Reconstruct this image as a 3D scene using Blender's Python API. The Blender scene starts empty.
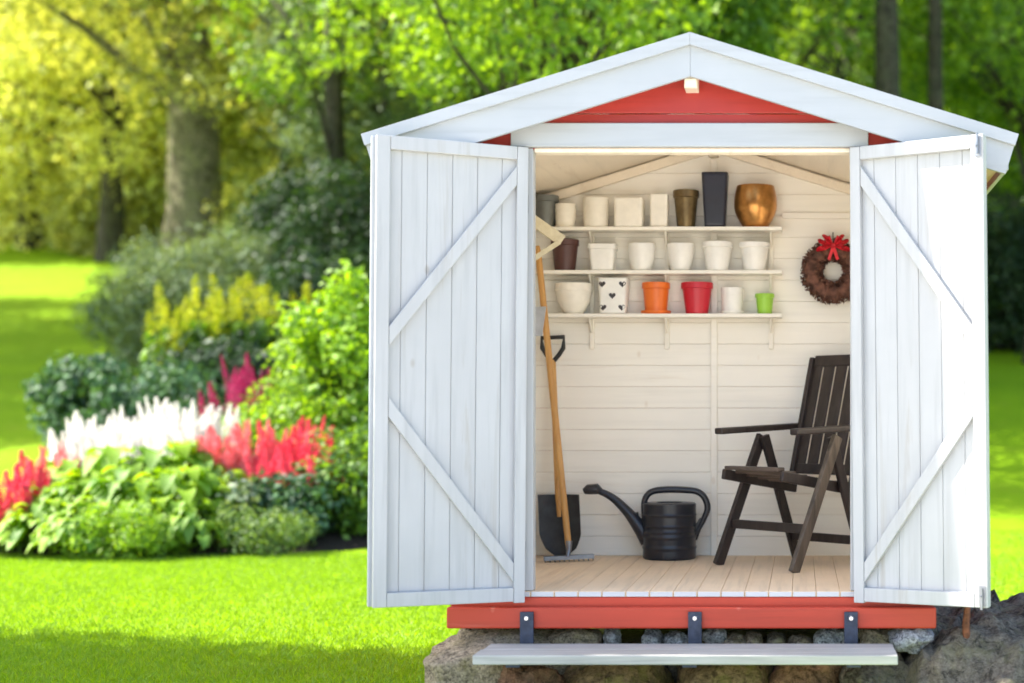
import bpy, math, random
import numpy as np
from mathutils import Vector, Matrix, noise

random.seed(7)
rng = np.random.default_rng(11)
R = math.radians
scene = bpy.context.scene
COL = scene.collection

# ------------------------------------------------------------------ camera geometry
FPX, VX, HY = 1500.0, 800.0, 415.0
F = 0.45                      # floor height of the shed
CZ = F + 0.704                # camera height
Y0, YB, YR = 6.0, 7.516, 5.876   # facade, back wall, barge board planes
XC = -0.43                    # shed centre line


def at(px, py, Y):
    return Vector(((px - VX) * Y / FPX, Y, CZ + (HY - py) * Y / FPX))


# ------------------------------------------------------------------ materials
class NT:
    def __init__(self, name):
        self.m = bpy.data.materials.new(name)
        self.m.use_nodes = True
        self.t = self.m.node_tree
        self.t.nodes.clear()
        self.out = self.n('ShaderNodeOutputMaterial')

    def n(self, typ, **kw):
        nd = self.t.nodes.new(typ)
        for k, v in kw.items():
            if k in nd.inputs:
                nd.inputs[k].default_value = v
            else:
                setattr(nd, k, v)
        return nd

    def l(self, a, b):
        self.t.links.new(a, b)

    def coords(self, scale=(1, 1, 1), kind='Object'):
        tc = self.n('ShaderNodeTexCoord')
        mp = self.n('ShaderNodeMapping')
        mp.inputs['Scale'].default_value = scale
        self.l(tc.outputs[kind], mp.inputs['Vector'])
        return mp.outputs['Vector']

    def noise(self, vec, scale, detail=4, rough=.55, dist=0):
        nd = self.n('ShaderNodeTexNoise')
        nd.inputs['Scale'].default_value = scale
        nd.inputs['Detail'].default_value = detail
        nd.inputs['Roughness'].default_value = rough
        nd.inputs['Distortion'].default_value = dist
        self.l(vec, nd.inputs['Vector'])
        return nd.outputs['Fac']

    def ramp(self, fac, stops, interp='LINEAR'):
        r = self.n('ShaderNodeValToRGB')
        cr = r.color_ramp
        cr.interpolation = interp
        while len(cr.elements) < len(stops):
            cr.elements.new(.5)
        for e, (p, c) in zip(cr.elements, stops):
            e.position = p
            e.color = (c[0], c[1], c[2], 1)
        self.l(fac, r.inputs['Fac'])
        return r.outputs['Color']

    def mix(self, fac, a, b, mode='MIX'):
        m = self.n('ShaderNodeMix', data_type='RGBA', blend_type=mode)
        for key, v in (('Factor', fac), ('A', a), ('B', b)):
            s = [i for i in m.inputs if i.name == key and (i.type == 'RGBA' if key != 'Factor' else i.type == 'VALUE')][0]
            if isinstance(v, (int, float)):
                s.default_value = v
            elif isinstance(v, tuple):
                s.default_value = (v[0], v[1], v[2], 1)
            else:
                self.l(v, s)
        return [o for o in m.outputs if o.type == 'RGBA'][0]

    def math(self, op, a, b=0.0):
        m = self.n('ShaderNodeMath', operation=op)
        for i, v in enumerate((a, b)):
            if isinstance(v, (int, float)):
                m.inputs[i].default_value = v
            else:
                self.l(v, m.inputs[i])
        return m.outputs[0]

    def bsdf(self, col, rough=.6, metal=0, bump=None, bstr=.2, bdist=.01, spec=.5, **kw):
        p = self.n('ShaderNodeBsdfPrincipled')
        if isinstance(col, tuple):
            p.inputs['Base Color'].default_value = (col[0], col[1], col[2], 1)
        else:
            self.l(col, p.inputs['Base Color'])
        if isinstance(rough, (int, float)):
            p.inputs['Roughness'].default_value = rough
        else:
            self.l(rough, p.inputs['Roughness'])
        p.inputs['Metallic'].default_value = metal
        p.inputs['Specular IOR Level'].default_value = spec
        for k, v in kw.items():
            p.inputs[k].default_value = v
        if bump is not None:
            b = self.n('ShaderNodeBump')
            b.inputs['Strength'].default_value = bstr
            b.inputs['Distance'].default_value = bdist
            self.l(bump, b.inputs['Height'])
            self.l(b.outputs['Normal'], p.inputs['Normal'])
        self.l(p.outputs[0], self.out.inputs['Surface'])
        return self.m


def sc(c, k):
    return (min(c[0] * k, 1), min(c[1] * k, 1), min(c[2] * k, 1))


def m_paint(name, col, grain=(1, 1, 8), worn=None, wear=.0, rough=.5, var=.08):
    """painted wood: brush grain stretched along the boards' short axes, sparse knots and wear"""
    t = NT(name)
    g = t.noise(t.coords(tuple(s * 9 for s in grain)), 3, 5, .6)
    big = t.noise(t.coords(), 2.3, 3)
    c = t.ramp(g, [(.25, sc(col, 1 - var * 2)), (.5, col), (.8, sc(col, 1 + var * .4))])
    c = t.mix(t.ramp(big, [(.35, (0, 0, 0)), (.75, (1, 1, 1))]), c, sc(col, 1 - var))
    if wear:
        s = t.noise(t.coords(tuple(x * 3.5 for x in grain)), 4, 6, .7, .5)
        f = t.ramp(s, [(.59, (0, 0, 0)), (.72, (wear, wear, wear))])
        c = t.mix(f, c, worn)
        kn = t.n('ShaderNodeTexVoronoi')
        kn.inputs['Scale'].default_value = 5.5
        t.l(t.coords((1, 1, .55)), kn.inputs['Vector'])
        kf = t.ramp(kn.outputs['Distance'], [(.035, (wear * 1.1,) * 3), (.075, (0, 0, 0))])
        c = t.mix(kf, c, worn)
    return t.bsdf(c, rough, bump=g, bstr=.18, bdist=.004)


def m_wood(name, a, b, grain=(1, 1, .1), rough=.6, scale=1.0):
    t = NT(name)
    v = t.coords(tuple(s * 14 * scale for s in grain))
    g = t.noise(v, 2.2, 6, .65, .6)
    big = t.noise(t.coords((1, 1, 1)), 3, 2)
    c = t.ramp(g, [(.3, a), (.7, b)])
    c = t.mix(t.math('MULTIPLY', big, .5), c, sc(a, .8))
    return t.bsdf(c, rough, bump=g, bstr=.3, bdist=.004)


def m_plain(name, col, rough=.5, metal=0, var=.1, scale=20, bump=.1, coat=0):
    t = NT(name)
    g = t.noise(t.coords(), scale, 4)
    c = t.ramp(g, [(.3, sc(col, 1 - var)), (.7, sc(col, 1 + var))])
    return t.bsdf(c, rough, metal, bump=g, bstr=bump, bdist=.003, **({'Coat Weight': coat} if coat else {}))


def m_leaf(name, dark, light, trans=.45, clump=1.2, gloss=.035, tint=None):
    t = NT(name)
    geo = t.n('ShaderNodeNewGeometry')
    rnd = geo.outputs['Random Per Island']
    tc = t.n('ShaderNodeTexCoord')
    nz = t.noise(tc.outputs['Object'], clump, 3)
    f = t.math('ADD', t.math('MULTIPLY', rnd, .55), t.math('MULTIPLY', nz, .55))
    c = t.ramp(f, [(.22, dark), (.82, light)])
    if tint:
        oi = t.n('ShaderNodeObjectInfo')
        c = t.mix(t.math('MULTIPLY', oi.outputs['Random'], .6), c, tint)
    d = t.n('ShaderNodeBsdfDiffuse')
    t.l(c, d.inputs['Color'])
    tr = t.n('ShaderNodeBsdfTranslucent')
    c2 = t.mix(1.0, c, (1.5, 1.35, .5), 'MULTIPLY')
    t.l(c2, tr.inputs['Color'])
    mx = t.n('ShaderNodeMixShader')
    mx.inputs[0].default_value = trans
    t.l(d.outputs[0], mx.inputs[1])
    t.l(tr.outputs[0], mx.inputs[2])
    gl = t.n('ShaderNodeBsdfGlossy')
    gl.inputs['Roughness'].default_value = .6
    gl.inputs['Color'].default_value = (1, 1, 1, 1)
    m2 = t.n('ShaderNodeMixShader')
    m2.inputs[0].default_value = gloss
    t.l(mx.outputs[0], m2.inputs[1])
    t.l(gl.outputs[0], m2.inputs[2])
    t.l(m2.outputs[0], t.out.inputs['Surface'])
    return t.m


def m_rock(name, a, b, lichen=None, lf=.5, scale=1.0, speck=False):
    t = NT(name)
    v = t.coords()
    n1 = t.noise(v, 5 * scale, 8, .65, .4)
    n2 = t.noise(v, 46 * scale, 8, .8)
    c = t.ramp(n1, [(.3, a), (.7, b)])
    c = t.mix(.55, c, t.ramp(n2, [(.36, sc(a, .30)), (.66, sc(b, 1.45))]), 'MIX')
    n4 = t.noise(v, 16 * scale, 7, .8, .8)
    c = t.mix(t.ramp(n4, [(.40, (.85, .85, .85)), (.50, (0, 0, 0))]), c, sc(a, .35))
    c = t.mix(t.ramp(n4, [(.56, (0, 0, 0)), (.68, (.6, .6, .6))]), c, sc(b, 1.6))
    if lichen:
        n3 = t.noise(t.coords(), 7 * scale, 7, .75)
        c = t.mix(t.ramp(n3, [(.5, (0, 0, 0)), (.62, (lf, lf, lf))]), c, lichen)
    if speck:
        vo = t.n('ShaderNodeTexVoronoi')
        vo.inputs['Scale'].default_value = 130
        t.l(v, vo.inputs['Vector'])
        sp = t.ramp(vo.outputs['Color'], [(.25, sc(a, .3)), (.7, sc(b, 1.3))])
        c = t.mix(.32, c, sp)
    return t.bsdf(c, .9, bump=t.math('ADD', n1, t.math('MULTIPLY', n2, .35)), bstr=1.0, bdist=.05, spec=.25)


WHITE = (.455, .46, .468)
M = {}
M['white_v'] = m_paint('white_paint_vertical', WHITE, (1, 1, .06), (.33, .30, .26), .62, var=.11)
M['white_h'] = m_paint('white_paint_horizontal', (.56, .57, .59), (.06, 1, 1), (.5, .47, .42), .28, var=.06)
M['white_g'] = m_paint('white_paint_grey', (.415, .438, .465), (.06, 1, 1), (.42, .42, .42), .3, var=.08)
M['cream'] = m_paint('cream_wall_paint', (.93, .885, .79), (.05, 1, 1), (.60, .47, .33), .28, var=.05)
M['cream_raw'] = m_paint('cream_lining', (.87, .77, .62), (1, .05, 1), (.52, .36, .22), .35, var=.08)
M['shelf'] = m_paint('shelf_paint', (.90, .85, .74), (.05, 1, 1), (.6, .5, .35), .15, var=.05)
M['red'] = m_paint('red_paint', (.40, .030, .022), (.05, 1, 1), (.22, .03, .02), .5, var=.14)
M['red_sill'] = m_paint('red_sill_paint', (.50, .046, .018), (.05, 1, 1), (.62, .20, .14), .6, var=.16)
M['floor'] = m_paint('floor_wood', (.86, .66, .45), (1, .05, 1), (.58, .36, .2), .4, var=.14, rough=.65)
t = NT('added_rooflight_sheet')  # clear sheet for the roof openings added to light the interior
tp_ = t.n('ShaderNodeBsdfTransparent')
tp_.inputs['Color'].default_value = (.96, .95, .93, 1)
gp_ = t.n('ShaderNodeBsdfGlossy')
gp_.inputs['Roughness'].default_value = .1
mx_ = t.n('ShaderNodeMixShader')
mx_.inputs[0].default_value = .05
t.l(tp_.outputs[0], mx_.inputs[1])
t.l(gp_.outputs[0], mx_.inputs[2])
t.l(mx_.outputs[0], t.out.inputs['Surface'])
M['added_rooflight'] = t.m
M['felt'] = m_plain('roof_felt', (.10, .10, .11), .9, 0, .3, 60, .5)
M['step'] = m_wood('weathered_board', (.30, .30, .28), (.62, .61, .57), (.05, 1, 1))
M['steel'] = m_plain('dark_steel', (.045, .055, .085), .5, .5, .3, 40, .2)
M['bolt'] = m_plain('bright_bolt', (.7, .7, .72), .3, .9, .1)
M['latch'] = m_plain('latch_metal', (.28, .29, .32), .4, .8, .2)
M['chair'] = m_wood('dark_chair_wood', (.014, .010, .010), (.052, .038, .034), (1, 1, .12), .42)
M['chair_seat'] = m_wood('worn_seat_wood', (.03, .022, .018), (.17, .125, .10), (1, .12, 1), .45)
M['chair_pale'] = m_wood('pale_leg_wood', (.035, .025, .02), (.20, .16, .12), (1, 1, .12), .5)  # paler wood tone for the near front leg
M['can'] = m_plain('dark_can_plastic', (.018, .019, .026), .32, 0, .25, 12, .05)
M['handle'] = m_wood('yellow_handle_wood', (.50, .24, .06), (.74, .42, .14), (1, 1, .08), .45)
M['pale_wood'] = m_wood('pale_wood', (.60, .52, .34), (.80, .74, .56), (1, .2, 1), .6)
M['iron'] = m_plain('tool_iron', (.045, .045, .045), .5, .6, .35, 14, .3)
M['iron_pale'] = m_plain('pale_tool_metal', (.45, .47, .50), .4, .5, .2, 14, .2)
M['rust'] = m_plain('rusty_iron', (.20, .075, .035), .8, .2, .5, 40, .5)
M['pot_white'] = m_plain('white_glaze', (.86, .84, .78), .35, 0, .06, 14, .02)
M['pot_cream'] = m_plain('cream_glaze', (.86, .81, .70), .4, 0, .07, 14, .04)
M['pot_navy'] = m_plain('navy_plastic', (.014, .017, .032), .35, 0, .2, 10, .03)
M['pot_copper'] = m_plain('copper_glaze', (.50, .24, .07), .28, .85, .5, 9, .1)
M['pot_bronze'] = m_plain('bronze_glaze', (.17, .12, .055), .32, .6, .45, 16, .1)
M['pot_brown'] = m_plain('brown_plastic', (.085, .034, .028), .45, 0, .1, 10, .03)
M['pot_orange'] = m_plain('orange_glaze', (.82, .17, .02), .35, 0, .05, 10, .02)
M['pot_red'] = m_plain('red_glaze', (.55, .012, .030), .35, 0, .06, 10, .02)
M['pot_green'] = m_plain('green_glaze', (.32, .60, .05), .35, 0, .06, 10, .02)
M['pot_grey'] = m_plain('grey_zinc', (.16, .17, .16), .5, .4, .2, 14, .1)
M['heart'] = m_plain('heart_print', (.035, .03, .035), .4, 0, .1)
M['wreath'] = m_plain('wreath_twigs', (.13, .055, .035), .85, 0, .6, 30, .3)
M['bow'] = m_plain('red_ribbon', (.62, .008, .02), .45, 0, .2, 20, .1)
M['bark'] = m_rock('bark', (.030, .025, .020), (.10, .085, .065), (.09, .11, .06), .4, .6)
M['bark_pale'] = m_rock('pale_bark', (.10, .085, .05), (.34, .29, .19), (.30, .30, .12), .4, .35)
M['soil'] = m_rock('soil', (.02, .014, .01), (.05, .038, .026), scale=2)
M['gran_tan'] = m_rock('tan_granite', (.20, .155, .105), (.55, .45, .32), (.32, .27, .10), .6, 1.4, True)
M['gran_grey'] = m_rock('grey_granite', (.20, .20, .21), (.64, .65, .67), None, 0, 1.6, True)
M['rock_dark'] = m_rock('dark_rock', (.085, .068, .048), (.33, .28, .21), (.30, .27, .14), .55, .9)
M['rock_rust'] = m_rock('rusty_rock', (.16, .10, .05), (.46, .31, .15), (.28, .25, .06), .6, 1.0)
M['rock_red'] = m_rock('reddish_rock', (.22, .10, .05), (.50, .28, .16), (.12, .10, .06), .5, 1.1)


# ------------------------------------------------------------------ mesh builder
def link(o, parent=None):
    COL.objects.link(o)
    if parent is not None:
        o.parent = parent
    return o


def wloc(o):
    v = Vector((0, 0, 0))
    while o is not None:
        v += o.location
        o = o.parent
    return v


class MB:
    def __init__(self):
        self.v = []
        self.f = []

    def add(self, vs, fs):
        k = len(self.v)
        self.v += [Vector(p) for p in vs]
        self.f += [tuple(i + k for i in f) for f in fs]
        return self

    def box(self, x0, x1, y0, y1, z0, z1):
        vs = [(x, y, z) for z in (z0, z1) for y in (y0, y1) for x in (x0, x1)]
        return self.add(vs, [(0, 2, 3, 1), (4, 5, 7, 6), (0, 1, 5, 4), (2, 6, 7, 3), (0, 4, 6, 2), (1, 3, 7, 5)])

    def hexa(self, bot, top):
        vs = list(bot) + list(top)
        n = len(bot)
        fs = [tuple(range(n - 1, -1, -1)), tuple(range(n, 2 * n))]
        fs += [(i, (i + 1) % n, n + (i + 1) % n, n + i) for i in range(n)]
        return self.add(vs, fs)

    def bar(self, p, q, w, h, up=(0, 0, 1)):
        """rectangular bar from p to q; w sideways, h along up"""
        p, q = Vector(p), Vector(q)
        d = (q - p).normalized()
        s = d.cross(Vector(up)).normalized()
        u = s.cross(d).normalized()
        c = [(-.5, -.5), (.5, -.5), (.5, .5), (-.5, .5)]
        return self.hexa([p + s * a * w + u * b * h for a, b in c], [q + s * a * w + u * b * h for a, b in c])

    def tube(self, pts, rad, n=10, cap=True, sq=None, sub=0):
        pts = [Vector(p) for p in pts]
        if isinstance(rad, (int, float)):
            rad = [rad] * len(pts)
        if sub:
            P, Q = [], []
            for i in range(len(pts) - 1):
                p0, p1, p2, p3 = pts[max(i - 1, 0)], pts[i], pts[i + 1], pts[min(i + 2, len(pts) - 1)]
                for k in range(sub):
                    t_ = k / sub
                    P.append(.5 * ((2 * p1) + (p2 - p0) * t_ + (2 * p0 - 5 * p1 + 4 * p2 - p3) * t_ ** 2 + (3 * p1 - p0 - 3 * p2 + p3) * t_ ** 3))
                    Q.append(rad[i] + (rad[i + 1] - rad[i]) * t_)
            pts, rad = P + [pts[-1]], Q + [rad[-1]]
        rings = []
        prev = None
        for i, p in enumerate(pts):
            d = (pts[min(i + 1, len(pts) - 1)] - pts[max(i - 1, 0)]).normalized()
            if prev is None:
                a = Vector((0, 0, 1)) if abs(d.z) < .9 else Vector((1, 0, 0))
                s = d.cross(a).normalized()
            else:
                s = (prev - d * prev.dot(d)).normalized()
            prev = s
            u = d.cross(s)
            rings.append([p + (s * math.cos(t) + u * math.sin(t) * (sq or 1)) * rad[i] for t in [2 * math.pi * j / n for j in range(n)]])
        vs = [v for r in rings for v in r]
        fs = []
        for i in range(len(rings) - 1):
            for j in range(n):
                a, b = i * n + j, i * n + (j + 1) % n
                fs.append((a, b, b + n, a + n))
        if cap:
            fs.append(tuple(range(n - 1, -1, -1)))
            fs.append(tuple(range((len(rings) - 1) * n, len(rings) * n)))
        return self.add(vs, fs)

    def lathe(self, prof, n=32, c=(0, 0, 0), sup=None):
        """prof: (r, z) list; sup: superellipse exponent for squarish pots"""
        vs = []
        for r, z in prof:
            for j in range(n):
                t = 2 * math.pi * j / n
                k = 1
                if sup:
                    k = (abs(math.cos(t)) ** sup + abs(math.sin(t)) ** sup) ** (-1 / sup)
                vs.append((c[0] + r * k * math.cos(t), c[1] + r * k * math.sin(t), c[2] + z))
        fs = []
        for i in range(len(prof) - 1):
            for j in range(n):
                a, b = i * n + j, i * n + (j + 1) % n
                fs.append((a, b, b + n, a + n))
        fs.append(tuple(range(n - 1, -1, -1)))
        fs.append(tuple(range((len(prof) - 1) * n, len(prof) * n)))
        return self.add(vs, fs)

    def build(self, name, mat, parent=None, world=False, bevel=0, smooth=False, seg=2):
        off = wloc(parent) if (world and parent is not None) else Vector((0, 0, 0))
        me = bpy.data.meshes.new(name)
        me.from_pydata([tuple(v - off) for v in self.v], [], self.f)
        me.update()
        me.materials.append(mat)
        if smooth:
            me.polygons.foreach_set('use_smooth', [True] * len(me.polygons))
        o = bpy.data.objects.new(name, me)
        link(o, parent)
        if bevel:
            b = o.modifiers.new('bevel', 'BEVEL')
            b.width = bevel
            b.segments = seg
            b.limit_method = 'ANGLE'
            b.angle_limit = R(35)
        if smooth:
            me.set_sharp_from_angle(angle=R(40))
        return o


def tag(o, label=None, cat=None, group=None, kind=None):
    for k, v in (('label', label), ('category', cat), ('group', group), ('kind', kind)):
        if v:
            o[k] = v
    return o


def thing(name, label, cat, loc=(0, 0, 0), rz=0, group=None):
    o = bpy.data.objects.new(name, None)
    o.empty_display_size = .1
    o.location = loc
    o.rotation_euler = (0, 0, rz)
    link(o)
    return tag(o, label, cat, group)


def copy_tree(o, parent=None):
    c = o.copy()
    COL.objects.link(c)
    c.parent = parent
    for ch in list(o.children):
        copy_tree(ch, c)
    return c


# ================================================================== TERRAIN
def ground_z(x, y):
    s = 0.0
    if y > 12.3:
        t = y - 12.3
        s = .2 * t * t / (t + 1.6)
        if y > 52:
            s += (y - 52) ** 1.15 * .55
    k = 1.0 - .12 * max(0, min(1, (x - 1) / 8))
    return s * k + .03 * noise.noise(Vector((x * .35, y * .35, 0))) * min(1, max(0, (y - 5) / 3))


def sheet(name, x0, x1, y0, y1, nx, ny, zf, mat, kind='structure', pw=1.0):
    xs = [x0 + (x1 - x0) * i / nx for i in range(nx + 1)]
    ys = [y0 + (y1 - y0) * (j / ny) ** pw for j in range(ny + 1)]
    vs = [(x, y, zf(x, y)) for y in ys for x in xs]
    fs = [(j * (nx + 1) + i, j * (nx + 1) + i + 1, (j + 1) * (nx + 1) + i + 1, (j + 1) * (nx + 1) + i) for j in range(ny) for i in range(nx)]
    mb = MB()
    mb.v = [Vector(v) for v in vs]
    mb.f = fs
    o = mb.build(name, mat, smooth=True)
    tag(o, kind=kind)
    return o


t = NT('lawn_ground')
v = t.coords()
n1 = t.noise(v, .7, 4)
n2 = t.noise(v, 60, 4, .7)
c = t.ramp(n1, [(.3, (.15, .27, .004)), (.7, (.22, .36, .005))])
c = t.mix(t.ramp(t.noise(v, 2.6, 5, .7), [(.52, (0, 0, 0)), (.72, (.45, .45, .45))]), c, (.26, .27, .03))
c = t.mix(.35, c, t.ramp(n2, [(.3, (.10, .20, .004)), (.7, (.26, .42, .006))]))
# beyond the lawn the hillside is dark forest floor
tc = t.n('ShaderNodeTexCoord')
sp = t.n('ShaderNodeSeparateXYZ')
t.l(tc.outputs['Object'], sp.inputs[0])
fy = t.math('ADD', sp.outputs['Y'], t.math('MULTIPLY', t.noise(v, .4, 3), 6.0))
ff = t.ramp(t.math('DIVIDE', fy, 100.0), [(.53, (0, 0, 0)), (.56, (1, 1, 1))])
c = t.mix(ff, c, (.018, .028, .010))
M['lawn'] = t.bsdf(c, .85, bump=n2, bstr=.5, bdist=.02, spec=.1)

sheet('ground', -110, 110, -30, 130, 160, 190, ground_z, M['lawn'])

# unseen pale yard behind the camera, added to bounce sunlight into the shed
t = NT('bounce_gravel')
v = t.coords()
vo = t.n('ShaderNodeTexVoronoi')
vo.inputs['Scale'].default_value = 45
t.l(v, vo.inputs['Vector'])
c = t.ramp(vo.outputs['Color'], [(.1, (.56, .51, .43)), (.9, (.82, .76, .66))])
M['bounce_gravel'] = t.bsdf(c, .9, bump=vo.outputs['Distance'], bstr=.6, bdist=.02)
sheet('bounce_yard', -12, 12, -22, 5.15, 20, 24, lambda x, y: ground_z(x, y) + .012, M['bounce_gravel'])


# ================================================================== LEAF MESHES
def leaf_cloud(pos, nrm, size, aspect=.55, fold=.25, dirs=None):
    """arrays of leaf diamonds -> (verts, quads). pos (n,3), nrm (n,3), size (n,)"""
    n = len(pos)
    if dirs is None:
        dirs = rng.normal(size=(n, 3))
    nrm = nrm / (np.linalg.norm(nrm, axis=1, keepdims=True) + 1e-9)
    d = dirs - nrm * np.sum(dirs * nrm, 1, keepdims=True)
    d /= np.linalg.norm(d, axis=1, keepdims=True) + 1e-9
    s = np.cross(nrm, d)
    L = size[:, None]
    W = L * aspect * .5
    a = pos - d * L * .5
    b = pos + s * W + nrm * L * fold * .3
    e = pos + d * L * .5
    g = pos - s * W + nrm * L * fold * .3
    V = np.stack([a, b, e, g], 1).reshape(-1, 3)
    return V


def cloud_mesh(name, V, mat):
    n = len(V) // 4
    me = bpy.data.meshes.new(name)
    me.vertices.add(len(V))
    me.vertices.foreach_set('co', V.astype(np.float32).ravel())
    me.loops.add(n * 4)
    me.loops.foreach_set('vertex_index', np.arange(n * 4, dtype=np.int32))
    me.polygons.add(n)
    me.polygons.foreach_set('loop_start', np.arange(0, n * 4, 4, dtype=np.int32))
    me.polygons.foreach_set('loop_total', np.full(n, 4, dtype=np.int32))
    me.update(calc_edges=True)
    me.materials.append(mat)
    return me


def leaf_obj(name, V, mat, parent=None):
    return link(bpy.data.objects.new(name, cloud_mesh(name, V, mat)), parent)


def unit(n):
    v = rng.normal(size=(n, 3))
    return v / np.linalg.norm(v, axis=1, keepdims=True)


def clumps(centres, radii, per, size, flat=.75, up=.5, aspect=.6, droop=0.0):
    """leaves gathered in ragged clumps"""
    out = []
    for c, r in zip(centres, radii):
        k = max(6, int(per * (r ** 2)))
        u = unit(k)
        rad = r * rng.uniform(.35, 1.0, size=(k, 1)) ** .5 * rng.uniform(.75, 1.2, size=(k, 1))
        p = u * rad
        p[:, 2] *= flat
        if droop:
            p[:, 2] -= droop * rng.random(k) ** 2 * 1.5
        nr = u * .8 + rng.normal(size=(k, 3)) * .55 + np.array([0, 0, up])
        sz = size * rng.uniform(.6, 1.3, size=k)
        out.append(leaf_cloud(p + np.array(c), nr, sz, aspect))
    return np.concatenate(out)


M['leaf_mid'] = m_leaf('leaf_mid', (.025, .085, .010), (.20, .36, .03))
M['leaf_bright'] = m_leaf('leaf_bright', (.05, .14, .008), (.32, .50, .03), .5)
M['leaf_sun_glow'] = m_leaf('leaf_sun_glow', (.52, .56, .14), (.92, .93, .46), .5)  # warm sun glow painted into the leaf colour of the left trees
M['leaf_olive'] = m_leaf('leaf_olive', (.17, .21, .04), (.62, .64, .22), .5)
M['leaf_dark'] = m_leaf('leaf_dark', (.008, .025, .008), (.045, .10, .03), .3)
M['leaf_grey'] = m_leaf('leaf_grey', (.07, .12, .055), (.24, .33, .17), .35)
M['leaf_blue'] = m_leaf('leaf_blue', (.014, .05, .022), (.10, .22, .08), .25, gloss=.04)
M['leaf_lime'] = m_leaf('leaf_lime', (.09, .22, .006), (.32, .52, .02), .5, 3)
M['leaf_hosta'] = m_leaf('leaf_hosta', (.08, .22, .005), (.36, .54, .02), .45, 3, .035)
M['leaf_fern'] = m_leaf('leaf_fern', (.05, .12, .02), (.22, .34, .08), .4, 3)
M['grass'] = m_leaf('grass_blade', (.16, .31, .003), (.25, .41, .005), .45, .8, .03)
M['fl_white'] = m_leaf('white_flower', (.88, .84, .78), (.97, .95, .92), .3, 3, .02)
M['fl_pink'] = m_leaf('coral_flower', (.85, .12, .16), (.99, .42, .42), .3, 3, .02)
M['fl_red'] = m_leaf('red_flower', (.75, .03, .09), (.97, .17, .24), .3, 3, .02)
M['fl_yellow'] = m_leaf('yellow_flower', (.26, .38, .01), (.80, .74, .02), .35, 3, .02)
M['fl_magenta'] = m_leaf('magenta_flower', (.35, .01, .09), (.70, .06, .22), .3, 3, .02)
for k in ('fl_white', 'fl_pink', 'fl_red', 'fl_yellow', 'fl_magenta'):       # petals keep their own hue when lit through
    for nd in M[k].node_tree.nodes:
        if nd.type == 'MIX' and nd.blend_type == 'MULTIPLY':
            for i in nd.inputs:
                if i.name == 'B' and i.type == 'RGBA':
                    i.default_value = (1, 1, 1, 1)


# ------------------------------------------------------------------ grass near the camera
def blades(n, x0, x1, y0, y1):
    x = rng.uniform(x0, x1, n)
    y = rng.uniform(y0, y1, n)
    z = np.array([ground_z(a, b) for a, b in zip(x, y)])
    h = rng.uniform(.015, .034, n)
    ang = rng.uniform(0, 6.28, n)
    lean = rng.normal(size=(n, 2)) * .012
    w = .0024
    base = np.stack([x, y, z], 1)
    s = np.stack([np.cos(ang) * w, np.sin(ang) * w, np.zeros(n)], 1)
    tip = base + np.stack([lean[:, 0], lean[:, 1], h], 1)
    mid = base + np.stack([lean[:, 0] * .3, lean[:, 1] * .3, h * .55], 1)
    return np.stack([base - s, base + s * .6, tip, mid - s * 1.2], 1).reshape(-1, 3)


g = leaf_obj('grass', np.concatenate([blades(130000, -6.6, -1.3, 6.0, 12.4), blades(26000, .9, 3.6, 7.2, 13.5)]), M['grass'])
tag(g, 'short bright green lawn grass beside the shed', 'grass', kind='stuff')


# ------------------------------------------------------------------ trees
def tree(name, label, px, Y, height, cr, cz0, leaf, nclump, mat, bark='bark', tr=.2, lean=0, per=420, clr=.8, gap=0, group=None, droop=0, X=None, flat=.7, seed=0):
    """px, Y place the foot; crown: radius cr, from cz0 up to height (above the foot)"""
    rs = random.Random(seed * 31 + 5)
    x = (px - VX) * Y / FPX if X is None else X
    z = ground_z(x, Y) - .05
    root = thing(name, label, 'tree', (x, Y, z), 0, group)
    cc = (cz0 + height) / 2
    ch = (height - cz0) / 2
    cs, rr = [], []
    while len(cs) < nclump:
        u = Vector([rs.gauss(0, 1) for _ in range(3)]).normalized()
        k = rs.uniform(.45, 1.0) ** .6
        q = Vector((u.x * cr * k, u.y * cr * k, cc + u.z * ch * k))
        nn = noise.noise(q * .45 + Vector((seed * 7.3, 0, 0)))
        if nn < -.12 + gap:
            continue
        cs.append(q)
        rr.append(clr * rs.uniform(.6, 1.25))
    # trunk and limbs, one continuous mesh of tapered tubes
    mb = MB()
    top = Vector((lean, 0, cc + ch * .55))
    pts, rad = [], []
    for i in range(9):
        f = i / 8
        pts.append(Vector((lean * f * f + .12 * tr * 5 * noise.noise(Vector((f * 3, seed, 0))), .12 * noise.noise(Vector((f * 3, seed, 9))), top.z * f)))
        rad.append(tr * (1.25 if i == 0 else 1.0) * (1 - .78 * f))
    mb.tube(pts, rad, 14)
    for q in cs[::3]:
        f = max(.25, min(.95, (q.z - 1.2 * rs.random() - .6) / max(top.z, .1)))
        f = min(f, .95)
        i = int(f * 8)
        a = pts[i]
        mid = (a + q) / 2 + Vector((rs.uniform(-.3, .3), rs.uniform(-.3, .3), rs.uniform(-.1, .5)))
        mb.tube([a, a.lerp(mid, .5), mid, q], [rad[i] * .45, rad[i] * .3, rad[i] * .2, .015], 6)
    mb.build('trunk', M[bark], root, smooth=True)
    V = clumps([tuple(c) for c in cs], rr, per, leaf, flat, .5, .6, droop)
    leaf_obj('crown', V, M[mat], root)
    return root


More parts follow.
